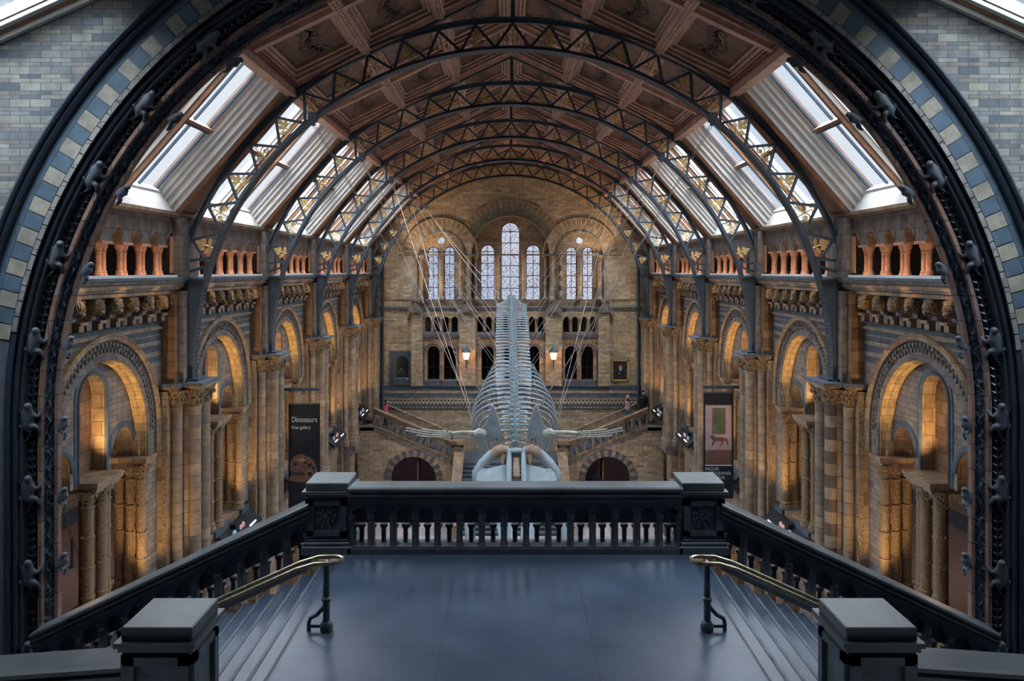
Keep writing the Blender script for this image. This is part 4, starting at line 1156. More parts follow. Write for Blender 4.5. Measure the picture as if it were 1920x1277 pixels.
for z0, z1, m in ((-7.62, -7.40, 1), (-7.40, -7.25, 2), (-7.25, -6.95, 1), (-7.75, -7.62, 0)): b.box(-8, 8, WY - .05, WY, z0, z1, m)
for x in LW[:2] + LW[5:]: b.box(x - .45, x + .45, WY - .15, WY, -7.0, -6.63, 1)
b.box(-8, 8, WY - .07, WY, -8.35, -8.2, 1); b.box(-8, 8, WY - .1, WY, -7.82, -7.75, 2)
for k in range(80): b.box(-7.95 + k * .2, -7.85 + k * .2, WY - .1, WY - .07, -8.32, -8.23, 2)
b.build('string_courses', ['greybrown', 'slate', 'buff'], wb, smooth=0)
b = MB(); b.box(-8, 8, WY - .06, WY, -8.18, -7.82); b.build('zigzag_frieze', ['zigfrieze'], wb, smooth=0)
b = MB()
for x in LW:
    b.sweep([(.37, WY), (.37, WY - .06), (.5, WY - .06), (.52, WY - .1), (.57, WY - .1), (.57, WY)], [-.3] + [PI * k / 14 for k in range(15)] + [PI + .3],
            lambda R, t: (x - R, -4.93 + t) if t < 0 else (x + R, -4.93 - (t - PI)) if t > PI else (x - R * math.cos(t), -4.93 + R * math.sin(t)), 0)
b.build('window_hoods', ['greybrown'], wb)
b = MB()
for s in (-1, 1): b.tube([(s * 7.75, WY - .15, 1), (s * 7.75, WY - .15, -9)], .09, 8)
b.build('drain_pipe', ['iron'], wb)
def wall_col(z0, z1, r):
    h = z1 - z0; root = thing('wall_column', None, 'column')
    b = MB(); b.lathe([(r * 1.5, 0), (r * 1.5, .08), (r * 1.2, .12), (r, .18), (r, h * .5), (r * 1.2, h * .5 + .02), (r * 1.2, h * .5 + .06), (r, h * .5 + .08), (r, h - .26)], 0, 0, z0, 10); b.build('shaft', ['drum'], root)
    b = MB(); b.lathe([(r, 0), (r * 1.2, .08), (r * 1.7, .22), (r * 1.9, .26)], 0, 0, z1 - .26, 8); b.build('capital', ['capital'], root)
    return root
wc = wall_col(-1.72, .93, .11); uw = 0
for x, lb in ((-5.72, 'outside the left pair of stained windows'), (-5.42, 'left jamb of the left stained windows'), (-4.22, 'between the left pair of stained windows'), (-3.0, 'right jamb of the left stained windows'),
              (-2.5, 'left jamb of the central stained windows'), (-2.15, 'beside the left lancet of the central group'), (-.84, 'between left lancet and tall central window'), (.84, 'between right lancet and tall central window'),
              (2.15, 'beside the right lancet of the central group'), (2.5, 'right jamb of the central stained windows'), (3.0, 'left jamb of the right stained windows'), (4.22, 'between the right pair of stained windows'),
              (5.42, 'right jamb of the right stained windows'), (5.72, 'outside the right pair of stained windows')):
    place(wc, uw, (x, WY + (.18 if abs(x) in (.84, 4.22, 2.15) else -.1), 0), label='slender stone column on the far wall, ' + lb, group='columns of the far wall windows'); uw = 1
wc2 = wall_col(-3.72, -2.92, .055); uw = 0
for gi, (g0, g1, n) in enumerate(((794, 861, 4), (892, 1022, 8), (1053, 1120, 4))):
    x0, x1 = fx(g0), fx(g1)
    for k in range(n + 1):
        place(wc2, uw, (x0 + k * (x1 - x0) / n, WY - .06, 0), label='%s little column of the %s blind arcade under the stained windows' % (ORD[k], ('left', 'central', 'right')[gi]), group='little columns of the far blind arcades'); uw = 1
wc3 = wall_col(-6.63, -4.95, .06); uw = 0
for x, lb in ((-5.15, 'left of'), (-4.175, 'between'), (-3.2, 'right of')):
    for s, nm in ((1, 'left'), (-1, 'right')):
        l2 = lb if s > 0 else {'left of': 'right of', 'right of': 'left of', 'between': 'between'}[lb]
        place(wc3, uw, (s * x, WY - .08, 0), label='thin column %s the lower dark windows in the %s pair' % (l2, nm), group='columns of the lower far windows'); uw = 1
# lanterns
def lantern(x, lb):
    root = thing('wall_lantern', lb, 'lantern', (x, WY - .55, -5.1), group='lanterns on the far wall')
    b = MB(); b.lathe([(.02, .62), (.05, .56), (.08, .5), (.26, .28), (.28, .22), (.24, .2)], 0, 0, 0, 8); b.build('lantern_hood', ['iron'], root)
    b = MB(); b.lathe([(.21, .2), (.14, -.2)], 0, 0, 0, 8); b.build('lantern_glass', ['lamp_glow'], root)
    b = MB(); b.lathe([(.15, -.2), (.05, -.28), (.05, -.4), (.02, -.8)], 0, 0, 0, 8); b.tube([(0, 0, -.5), (0, .2, -.6), (0, .3, -.5)], .025, 5)
    for k in range(8):
        a = 2 * PI * k / 8; b.bar((.215 * math.cos(a), .215 * math.sin(a), .2), (.145 * math.cos(a), .145 * math.sin(a), -.2), .015, .015)
    b.build('lantern_bracket', ['iron'], root, smooth=0)
    point('lantern_light', (x, WY - .9, -5.1), 40, (1, .45, .16), .12)
lantern(fx(875), 'glowing lantern left of the skeleton on the far wall'); lantern(fx(1037), 'glowing lantern right of the skeleton on the far wall')
# portrait
root = thing('portrait_painting', 'gilt-framed dark portrait of a bearded seated man on the far wall', 'painting', (6.64, WY - .02, -6.02))
b = MB(); W_, H_ = .52, .65
for a in ((-W_, W_, H_ - .09, H_), (-W_, W_, -H_, -H_ + .09), (-W_, -W_ + .09, -H_, H_), (W_ - .09, W_, -H_, H_)): b.box(a[0], a[1], -.07, 0, a[2], a[3])
b.build('gilt_frame', ['gold'], root, smooth=0)
b = MB(); b.box(-W_ + .05, W_ - .05, -.02, 0, -H_ + .05, H_ - .05); b.build('canvas', ['canvas'], root, smooth=0)
b = MB(); b.prism(arc(.02, .2, .11, 0, 2 * PI, 12)[:-1], 'y', -.026, -.021); b.prism([(-.1, -.22), (.0, -.2), (.02, -.13), (-.08, -.14)], 'y', -.026, -.021); b.build('painted_face', ['skin'], root, smooth=0)
b = MB(); b.prism([(-.06, .12), (.1, .12), (.08, .0), (.02, -.06), (-.04, .0)], 'y', -.03, -.022); b.build('painted_beard', ['cloth_white'], root, smooth=0)
b = MB(); b.prism([(-.3, -.5), (-.25, -.1), (-.1, .08), (.15, .06), (.3, -.1), (.32, -.5)], 'y', -.024, -.0205); b.build('painted_coat', ['cloth_dark'], root, smooth=0)
# niche with bust
root = thing('bronze_bust', 'dark bronze bust in the arched niche left on the far wall', 'bust', (-6.6, WY + .16, -6.9))
b = MB(); b.box(-.4, .4, -.3, .12, 0.0, .25); b.box(-.3, .3, -.25, .1, .25, .4); b.build('pedestal', ['slate'], root, smooth=0)
J = {'b': ((0, -.05, .42), .2), 'c': ((0, -.05, .62), .22), 'n': ((0, -.07, .82), .09), 'h': ((0, -.09, .98), .13), 's': ((.22, -.05, .62), .1), 't': ((-.22, -.05, .62), .1)}
skin_obj('bust_figure', J, [('b', 'c'), ('c', 'n'), ('n', 'h'), ('c', 's'), ('c', 't')], 'canvas', root)
b = MB(); b.prism([(-.75, -.15), (.75, -.15), (.75, 2.05), (-.75, 2.05)], 'y', -.22, -.16, holes=[archhole(0, .42, .35, 1.35, 10)]); b.build('niche_surround', ['darkstone'], root, smooth=0)

# =================================================================== FAR STAIRS
SY = 44.0; LZ = -10.9
b = MB(); b.box(-3.1, 3.1, SY - .1, WY, LZ - .3, LZ); b.box(-3.1, 3.1, SY + .5, SY + .8, F0, LZ - .3)
struct(b.build('floor_half_landing', ['slate'], None, smooth=0))
st = thing('staircase', 'broad central flight of stone steps below the far landing, behind the whale skull', 'staircase', (0, SY - .1, LZ))
ns = 15
for k in range(ns):
    b = MB(); z = -(k + 1) * (LZ - F0) / (ns + 1); b.box(-2.72, 2.72, -.34 * (k + 1), -.34 * k + .02, z - .16, z - .04, 1); b.box(-2.72, 2.72, -.34 * (k + 1) - .03, -.34 * k + .02, z - .04, z, 0)
    b.build('step', ['slate', 'darkstone'], st, smooth=0)
for s, nm in ((-1, 'left'), (1, 'right')):
    ck = thing('stair_cheek_wall', 'tan sloping cheek wall beside the far central steps, %s of the skull' % nm, 'wall', (s * 2.93, SY - .1, LZ), group='cheek walls of the far steps')
    b = MB(); L_ = .34 * ns
    b.prism([(0, .55), (-L_, .55 + F0 - LZ), (-L_ - .5, .55 + F0 - LZ), (-L_ - .5, F0 - LZ), (0, F0 - LZ)], 'x', -.2, .2); b.build('wall_body', ['buff'], ck, smooth=0)
    b = MB(); b.prism([(0, .68), (-L_, .68 + F0 - LZ), (-L_ - .55, .68 + F0 - LZ), (-L_ - .55, .55 + F0 - LZ), (-L_, .55 + F0 - LZ), (0, .55)], 'x', -.26, .26); b.build('coping', ['terra'], ck, smooth=0)
    b = MB(); b.tube([(-s * .3, 0, 1.0), (-s * .3, -L_, 1.0 + F0 - LZ)], .03, 6); b.build('handrail', ['brass'], ck)
    # side flight
    fl_ = thing('staircase', 'dark stone side flight climbing along the far wall, %s of the skeleton' % nm, 'staircase', (s * 3.1, SY, LZ), group='side flights along the far wall')
    n2 = 14; run = 4.7 / n2; rise = 2.0 / n2
    for k in range(n2):
        b = MB(); b.box(s * run * k, s * (run * (k + 1) + .02), .2, WY - SY - .02, rise * k - .1, rise * (k + 1) - .03, 1); b.box(s * (run * k - .03), s * (run * (k + 1) + .02), .2, WY - SY - .02, rise * (k + 1) - .03, rise * (k + 1), 0)
        b.build('step', ['slate', 'void'], fl_, smooth=0)
    b = MB(); b.tube([(0, WY - SY - .15, .95), (s * 4.7, WY - SY - .15, 2.95)], .045, 6); b.build('handrail', ['buff'], fl_)
    # front wall of the flight
    fw = thing('stair_wall', 'buff brick wall under the %s far flight, pierced by a round-arched doorway' % nm, 'wall', (s * 3.1, SY, 0), group='walls under the far side flights')
    b = MB()
    b.prism([(0, F0), (0, LZ + .1)] + [(4.7, LZ + 2.1), (5.6, LZ + 2.1), (5.6, F0), (2.43 + 1.29, F0)] + arc(2.43, -11.85, 1.29, 0, PI, 20) + [(2.43 - 1.29, F0)], 'y', 0, .25)
    b.build('brick_wall', ['buff'], fw, sx=s, smooth=0)
    b = MB()
    for k in range(22):
        t0, t1 = PI * k / 22, PI * (k + 1) / 22
        b.prism([(2.43 + r * math.cos(t), -11.85 + r * math.sin(t)) for r, t in ((1.29, t0), (1.66, t0), (1.66, t1), (1.29, t1))], 'y', -.05, 0, m=k % 2)
    for e in (-1, 1):
        for k in range(4): b.box(2.43 + e * 1.475 - .185, 2.43 + e * 1.475 + .185, -.05, 0, F0 + k * .36, F0 + k * .36 + .34, k % 2)
    b.build('arch_voussoirs', ['darkstone', 'terra'], fw, sx=s, smooth=0)
    b = MB(); b.box(2.43 - .25, 2.43 - .18, .4, 1.6, F0, -10.9); b.build('door_leaf', ['dark_brown'], fw, sx=s, smooth=0)
    b = MB()
    for k in range(n2): b.box(run * k, run * (k + 1), -.06, 0, LZ + rise * k - .12, LZ + rise * (k + 1) - .04)
    b.build('stepped_string', ['greybrown'], fw, sx=s, smooth=0)
    bl = balustrade('far_balustrade', 'rising terracotta balustrade of the far side flight, %s of the skeleton' % nm, s * 3.35, s * 7.8, SY - .02, LZ + .15, -.425, .42, back=False, group='balustrades of the far side flights')
    for ch in bl.children:
        for i in range(len(ch.data.materials)): ch.data.materials[i] = M['terra']
    nw = newel('far_newel', 'carved terracotta newel at the foot of the far side flight, %s of the skull' % nm, s * 3.0, SY + .1, .6, -9.65, LZ - .4, 'newels of the far landing')
    for ch in nw.children:
        for i in range(len(ch.data.materials)): ch.data.materials[i] = M['terra']
    b = MB(); b.box(2.7, 8.4, WY - .03, WY, F0, -11); struct(b.build('trim_%d' % (1 if s < 0 else 2), ['mauve' if 'mauve' in M else 'pink'], None, sx=s, smooth=0))
b = MB(); b.box(-13.3, 13.3, 10, WY + .4, F0 - .25, F0); struct(b.build('floor_ground', ['ground'], None, smooth=0))
# side landings at first-floor level by the far wall
b = MB(); b.box(-8.7, -7.8, SY, WY, F1 - .2, F1); b.box(7.8, 8.7, SY, WY, F1 - .2, F1); struct(b.build('floor_side_landing', ['slate'], None, smooth=0))

# =================================================================== WHALE SKELETON
wx = .12
def sp(q):   # q 0 neck .. 1 tail
    Y = 25.7 + 16.3 * q; z = -5.72 + 4.56 * q + .25 * math.sin(PI * q)
    return Vector((wx - .1 * q, Y, z))
whale = thing('whale_skeleton', 'pale blue-white whale skeleton hanging head-down in the middle of the hall', 'skeleton', tuple(sp(0)))
W0 = sp(0)
def make_vert(pl, blade, lean):
    b = MB()
    b.tube([(0, -.13, 0), (0, -.1, 0), (0, .1, 0), (0, .13, 0)], [.15, .17, .17, .15], 10)
    b.tube([(0, -.02, .12), (0, .04, .3), (0, .14, .3 + blade)], [.05, .06, .03], 6, flat=1.6)
    for s in (-1, 1):
        st = len(b.v)
        b.tube([(s * .1, 0, .02), (s * .35, -.01 + lean * .3, .03), (s * (pl - .06), lean, .0), (s * pl, lean, -.01)], [.06, .07, .10, .085], 8, flat=.28)
        b.tube([(s * .08, .02, .16), (s * .2, .12, .30)], [.05, .02], 5)
    return b
vt = [make_vert(.42, .15, -.03), make_vert(.72, .42, -.05), make_vert(.76, .34, .05), make_vert(.5, .12, .0)]
vo = [None] * 4; nv = 48
for i in range(nv):
    q = i / (nv - 1); kk = 0 if i < 7 else 1 if i < 24 else 2 if i < 41 else 3
    if vo[kk] is None: vo[kk] = vt[kk].build('vertebra', ['bone'], whale); o = vo[kk]
    else: o = vo[kk].copy(); COL.objects.link(o)
    p = sp(q) - W0; d = sp(min(1, q + .01)) - sp(max(0, q - .01)); o.location = p
    o.rotation_euler = (math.atan2(d.z, d.y), 0, 0)
    if kk == 3: f = max(.08, 1.35 * (1 - (i - 40) / 5.5)); o.scale = (f, 1, max(.45, min(1, f * 1.2)))
    elif kk == 0: o.scale = (.8 + .05 * i, .8, .9)
    elif kk == 1: o.scale = (.78 + .22 * min(1, (i - 6) / 9), 1, 1)
for i in range(15):
    q = .03 + i * .0235; p = sp(q) - W0; g = min(1, .42 + i * .13) if i < 5 else 1 - max(0, i - 8) * .075
    for s in (-1, 1):
        b = MB(); pts = []
        for k in range(12):
            t = k / 11; a = t * 2.35
            x = .12 + 1.45 * g * math.sin(min(a, 1.75)) if a < 1.75 else .12 + 1.45 * g * math.sin(1.75) - .55 * g * (a - 1.75)
            z = .10 + .12 * math.sin(a * 1.5) - 2.1 * g * (t ** 1.7); y = .15 + 1.0 * t * (1.0 if i > 2 else .3)
            pts.append((s * x, y, z))
        b.tube(pts, [.042 + .018 * math.sin(PI * min(1, k / 9)) for k in range(12)], 6, flat=.7)
        b.build('rib_bone', ['bone'], whale, tuple(p))
for i in range(10):   # chevron bones under the tail
    q = .62 + i * .03; p = sp(q) - W0; b = MB(); b.tube([(0, 0, -.15), (0, .05, -.42 + i * .02)], [.06, .03], 6); b.build('chevron_bone', ['bone'], whale, tuple(p))
# skull: local frame x lateral, y toward viewer negative
def skpart(name, b, mat='bone'):
    o = b.build(name, [mat], skull, smooth=50); return o
skull = bpy.data.objects.new('skull', None); COL.objects.link(skull); skull.parent = whale
skull.location = (0.02, -.65, -.35); skull.rotation_euler = (math.radians(33), 0, 0)
def loft(b, secs, m=0):
    n = len(secs[0]); st = len(b.v)
    for s_ in secs: b.v += [tuple(p) for p in s_]
    for i in range(len(secs) - 1):
        for k in range(n): j = (k + 1) % n; b.f.append((st + i * n + k, st + i * n + j, st + (i + 1) * n + j, st + (i + 1) * n + k)); b.m.append(m)
    b.f.append(tuple(st + k for k in range(n))); b.m.append(m); e = st + (len(secs) - 1) * n; b.f.append(tuple(e + k for k in range(n))); b.m.append(m)
def ell(c, rx, rz, n=12): return [(c[0] + rx * math.cos(2 * PI * k / n), c[1], c[2] + rz * math.sin(2 * PI * k / n)) for k in range(n)]
b = MB(); b.box(-.1, .1, -.95, -.15, .06, .2); skpart('nasal_bone', b, 'bone_tan')
b = MB(); b.tube([(-.26, .02, .30), (0, .0, .31), (.26, .02, .30)], .07, 8); skpart('occipital_ridge', b)
b = MB(); loft(b, [ell((0, .32, .0), .12, .10), ell((0, .25, .02), .28, .22), ell((0, .08, .04), .30, .24), ell((0, -.1, .0), .22, .14), ell((0, -.3, -.06), .18, .08)])
skpart('braincase', b)
for s in (-1, 1):
    b = MB()   # occipital-squamosal arm curving out and forward
    b.tube([(s * .25, .1, .20), (s * .5, .12, .22), (s * .8, .0, .12), (s * 1.08, -.22, 0), (s * 1.28, -.5, -.12), (s * 1.30, -.85, -.25), (s * 1.2, -1.0, -.35)], [.17, .20, .19, .17, .15, .11, .05], 10, flat=.9); skpart('squamosal', b, 'bone_tan' if False else 'bone')
    b = MB()   # stained hollow of the temple
    b.tube([(s * .30, .12, .24), (s * .46, .10, .27), (s * .62, .04, .24), (s * .74, -.04, .17)], [.13, .20, .205, .17], 12, flat=.95)
    b.tube([(s * .40, -.1, .2), (s * .42, -.4, .12)], [.15, .05], 8); skpart('temple_bone', b, 'bone_tan')
    b = MB()   # broad supraorbital plate
    pl = [(s * .22, -.30), (s * .6, -.42), (s * .95, -.46), (s * 1.2, -.38), (s * 1.30, -.85), (s * 1.12, -1.15), (s * 1.16, -1.3), (s * .95, -1.5), (s * .7, -1.62), (s * .26, -1.7)]
    b.prism(pl, 'z', -.06, .06); b.xf(lambda p: Vector((p.x, p.y, p.z + .10 - .20 * (abs(p.x)) ** 2 * .6))); o = skpart('supraorbital_plate', b); o.modifiers.new('bev', 'BEVEL').width = .03
    b = MB(); b.tube([(s * .23, .1, .30), (s * .23, -.3, .28), (s * .24, -1.2, .24), (s * .22, -2.6, .14), (s * .10, -4.0, .0), (s * .05, -4.6, -.06)], [.06, .085, .09, .09, .07, .03], 8); skpart('premaxilla', b)
    b = MB(); pl = [(s * .24, -1.6), (s * .72, -1.6), (s * .66, -2.4), (s * .45, -3.5), (s * .12, -4.6), (s * .16, -3)]
    b.prism(pl, 'z', .0, .1); skpart('maxilla', b)
    b = MB(); b.tube([(s * 1.2, -.9, -.4), (s * 1.45, -1.8, -.7), (s * 1.40, -2.8, -.95), (s * 1.1, -3.9, -1.05), (s * .5, -4.8, -1.0), (s * .08, -5.1, -.95)], [.14, .17, .15, .13, .11, .08], 8); skpart('mandible', b)
    # shoulder blade and flipper
    fp = bpy.data.objects.new('flipper', None); COL.objects.link(fp); fp.parent = whale; fp.location = (s * .78, .15, .42)
    b = MB(); pl = [(-.02, .84), (.08, .78), (.2, .42), (.30, .05), (.28, -.36), (.2, -.5), (.1, -.3), (-.02, -.28), (-.06, -.58), (-.13, -.62), (-.16, -.38), (-.38, -.1), (-.36, .02), (-.2, .2), (-.1, .55)]
    pl = [(-s * x if False else -s * x, z) for x, z in pl]
    b.prism(pl, 'y', -.05, .05); o = b.build('shoulder_blade', ['bone'], fp, smooth=40); o.modifiers.new('bev', 'BEVEL').width = .02
    b = MB(); b.tube([(s * .26, 0, -.12), (s * .42, 0, -.10), (s * .6, 0, -.16)], [.13, .15, .11], 8); b.ball((s * .3, -.02, -.12), .14); b.build('humerus', ['bone_light'], fp)
    b = MB(); b.tube([(s * .6, -.03, -.10), (s * 1.0, -.03, -.08), (s * 1.35, -.03, -.12)], [.075, .055, .06], 7); b.tube([(s * .6, .02, -.24), (s * 1.0, .02, -.25), (s * 1.3, .02, -.25)], [.065, .05, .055], 7); b.build('forearm', ['bone_light'], fp)
    b = MB()
    for k in range(7): b.ball((s * (1.42 + .05 * (k % 3)), 0, -.10 - .03 * k), .05, 0, 6, 5)
    for f_ in range(4):
        L_ = (.75, 1.25, 1.3, .95)[f_]; x = 1.52; z = -.07 - .06 * f_
        while x < 1.5 + L_:
            l = .17; tt_ = (x - 1.52) / 1.3; zz = z + .02 * f_ * 0 + .22 * tt_ ** 2 - (.03 * f_) * tt_
            b.tube([(s * x, 0, zz), (s * (x + l * .5), 0, zz + .01), (s * (x + l * .9), 0, zz + .02)], [.034, .024, .032], 6); x += l
    b.build('finger_bones', ['bone_light'], fp)
    if s > 0: fp.location.x -= .06

# cables
def cable(name_l, p, q, r=.014):
    b = MB(); P = Vector(p); Q = Vector(q); n = 8
    b.tube([P.lerp(Q, k / n) - Vector((0, 0, .12 * math.sin(PI * k / n))) for k in range(n + 1)], r * .62, 5)
    return tag(b.build('suspension_cable', ['steel'], None), name_l, 'cable', 'cables holding the whale skeleton')
bx, bz = RN * math.sin(math.radians(38.5)), ZC + RN * math.cos(math.radians(38.5)) - .2
tg = {0: [(.03, .25, 'the neck bones'), (.08, .5, 'the shoulder vertebrae')], 1: [(.02, 1.0, 'the skull edge'), (.26, .3, 'the rib-cage vertebrae'), (.30, .35, 'the back of the rib cage')],
      2: [(.10, 1.5, 'the flipper side'), (.42, .5, 'the front loin vertebrae'), (.47, .5, 'the middle loin vertebrae')], 3: [(.58, .5, 'the rear loin vertebrae'), (.64, .5, 'the tail stock'), (.15, 1.6, 'the outer ribs')], 4: [(.76, .4, 'the upper tail'), (.84, .2, 'the tail end')]}
for s in (-1, 1):
    for i, lst in tg.items():
        for j, (q, dx, nm) in enumerate(lst):
            p = sp(q)
            cable('steel cable from the %s rib to %s, %s' % (ORD[i], nm, SIDE[s]), (s * (bx + (j - 1) * .06), RIB[i] - .18, bz), (wx + s * dx, p.y, p.z - (0.1 if dx > .8 else -.05)))

# =================================================================== BANNERS
def text(name, body, size, loc, parent, mat='letter', sxx=1.0):
    c = bpy.data.curves.new(name, 'FONT'); c.body = body; c.size = size; c.extrude = .002; c.materials.append(M[mat]); c.space_line = .95
    o = bpy.data.objects.new(name, c); COL.objects.link(o); o.location = loc; o.rotation_euler = (PI / 2, 0, 0); o.scale = (sxx, 1, 1); o.parent = parent
    bpy.context.view_layer.update()
    me = bpy.data.meshes.new_from_object(o.evaluated_get(bpy.context.evaluated_depsgraph_get()))
    n = bpy.data.objects.new(name, me); COL.objects.link(n); n.location = loc; n.rotation_euler = (PI / 2, 0, 0); n.scale = (sxx, 1, 1); n.parent = parent
    bpy.data.objects.remove(o); n.name = name
    return n
BYN = 27.0; q_ = BYN / 1450
def bX(px): return (px - 954) * q_ - .1
def bZ(py): return (508 - py) * q_
def banner_frame(name, lb, x0, x1, z1, xp, ztop):
    root = thing(name, lb, 'banner', ((x0 + x1) / 2, BYN, z1))
    w2 = (x1 - x0) / 2; cx = (x0 + x1) / 2
    b = MB(); e0, e1 = min(xp, x0) - cx, max(xp, x1) - cx
    b.box(e0, e1, -.06, .06, ztop - z1 - .1, ztop - z1); b.box(xp - cx - .08, xp - cx + .08, -.06, .06, -4.6, ztop - z1); b.build('frame', ['iron'], root, smooth=0)
    b = MB()
    for e in (-.8, .8): b.tube([(e * w2, 0, ztop - z1 - .1), (e * w2, 0, 0)], .008, 4)
    b.build('hanging_wire', ['steel'], root)
    b = MB(); b.box(-w2, w2, -.01, .01, -3.7, 0); b.build('cloth', ['black'], root, smooth=0)
    b = MB(); b.box(-w2, w2, -.025, .025, -.03, .03); b.build('top_batten', ['rail'], root, smooth=0)
    return root, w2
root, w2 = banner_frame('dinosaur_banner', 'tall black banner reading Dinosaurs with a brown fossil skull picture', bX(541), bX(600), bZ(757), bX(520), bZ(727))
text('lettering', 'Dinosaurs', .27, (-w2 + .1, -.014, -.64), root, sxx=.82); text('lettering', 'Free gallery', .17, (-w2 + .1, -.014, -.88), root, sxx=.85)
b = MB()
sk = [(-.5, -2.2), (-.45, -1.95), (-.3, -1.8), (-.1, -1.75), (.15, -1.85), (.35, -2.0), (.46, -2.3), (.46, -2.55), (.3, -2.72), (.0, -2.75), (-.3, -2.72), (-.52, -2.68), (-.5, -2.55), (-.3, -2.5), (-.1, -2.52), (.05, -2.45), (-.1, -2.35), (-.3, -2.38), (-.48, -2.35)]
b.prism(sk, 'y', -.016, -.011); b.build('skull_picture', ['brown_fur'], root, smooth=0)
b = MB()
for c, r in (((.2, -2.15), .07), ((.33, -2.25), .06), ((.2, -2.45), .08), ((.05, -2.05), .06), ((-.3, -2.1), .06)): b.prism(arc(c[0], c[1], r, 0, 2 * PI, 10)[:-1], 'y', -.019, -.0165)
b.build('skull_hollow', ['canvas'], root, smooth=0)
b = MB()
for k in range(9): x = -.45 + k * .07; b.prism([(x, -2.37), (x + .04, -2.37), (x + .02, -2.45)], 'y', -.019, -.0165); b.prism([(x, -2.52), (x + .04, -2.52), (x + .02, -2.44)], 'y', -.019, -.0165)
b.build('skull_teeth', ['bone_tan'], root, smooth=0); b = MB()
b.prism([(-.3, -1.95), (-.05, -1.9), (.1, -2.0), (-.1, -2.02)], 'y', -.019, -.0165); b.prism([(.1, -2.3), (.35, -2.42), (.4, -2.5), (.12, -2.38)], 'y', -.019, -.0165)
b.build('skull_highlight', ['bone_tan'], root, smooth=0)
root, w2 = banner_frame('wildlife_banner', 'tall banner reading Wildlife Photographer with a pale pink picture of a cat', bX(1319), bX(1375), bZ(736), bX(1398), bZ(723))
b = MB(); b.box(-w2 + .06, w2 - .06, -.016, -.011, -2.0, -.44); b.build('picture', ['pink'], root, smooth=0)
b = MB(); b.box(-.18, .2, -.02, -.0165, -1.42, -.58); b.box(-.22, .24, -.019, -.0165, -1.45, -.54, 1); b.build('picture_shutter', ['green', 'brown_fur'], root, smooth=0)
b = MB(); b.prism([(-.26, -1.5), (-.16, -1.48), (-.15, -1.56), (.15, -1.56), (.3, -1.62), (.36, -1.8), (.3, -1.84), (.27, -1.7), (.2, -1.68), (.1, -1.86), (.06, -1.86), (.1, -1.7), (-.1, -1.7), (-.2, -1.86), (-.25, -1.86), (-.2, -1.68), (-.24, -1.6), (-.3, -1.58)], 'y', -.022, -.017); b.build('picture_cat', ['brown_fur'], root, smooth=0)
b = MB(); b.box(-w2 + .06, w2 - .06, -.018, -.011, -2.5, -2.0); b.build('picture_ground', ['brown_fur'], root, smooth=0)
b = MB(); b.box(-w2 + .06, w2 - .06, -.018, -.011, -2.56, -2.52); b.build('white_rule', ['letter'], root, smooth=0)
text('lettering', 'WILDLIFE\nPHOTOGRAPHER\nOF THE YEAR', .16, (-w2 + .05, -.014, -2.72), root, sxx=.72)

# =================================================================== PARAPET LAMPS
def make_lamp():
    root = thing('display_lamp', None, 'lamp')
    b = MB(); b.prism([(8.15, -8.05), (8.6, -7.72), (8.6, -7.8), (8.15, -8.2)], 'y', -1.35, 1.35); b.build('ledge_tray', ['black'], root, smooth=0)
    b = MB(); b.bar((8.2, -.9, -7.98), (8.2, -.35, -7.98), .04, .04, (1, 0, 0)); b.bar((8.2, .35, -7.98), (8.2, .9, -7.98), .04, .04, (1, 0, 0)); b.build('light_tube', ['tube_glow'], root, smooth=0)
    b = MB(); b.ball((8.3, .0, -7.82), .09, 0, 8, 6, (.6, 1, 1)); b.ball((8.3, -.2, -7.84), .08, 0, 8, 6, (.6, 1, 1)); b.build('pink_disc', ['disc_pink'], root)
    b = MB(); b.ball((8.3, -.75, -7.84), .1, 0, 8, 6, (.6, 1, 1)); b.build('blue_disc', ['disc_blue'], root)
    b = MB(); b.box(8.35, 8.5, -.5, .5, -7.9, -7.66); b.build('lamp_body', ['black'], root, smooth=0)
    return root
lp = make_lamp(); ul = 0
for s in (-1, 1):
    for i, yc in enumerate(BAYS):
        place(lp, ul, (0, yc + .9, 0), (0, 0, 0), (s, 1, 1), 'black light tray with glowing tubes on the parapet of the %s arch, %s' % (ORD[i], SIDE[s]), 'light trays on the parapets'); ul = 1

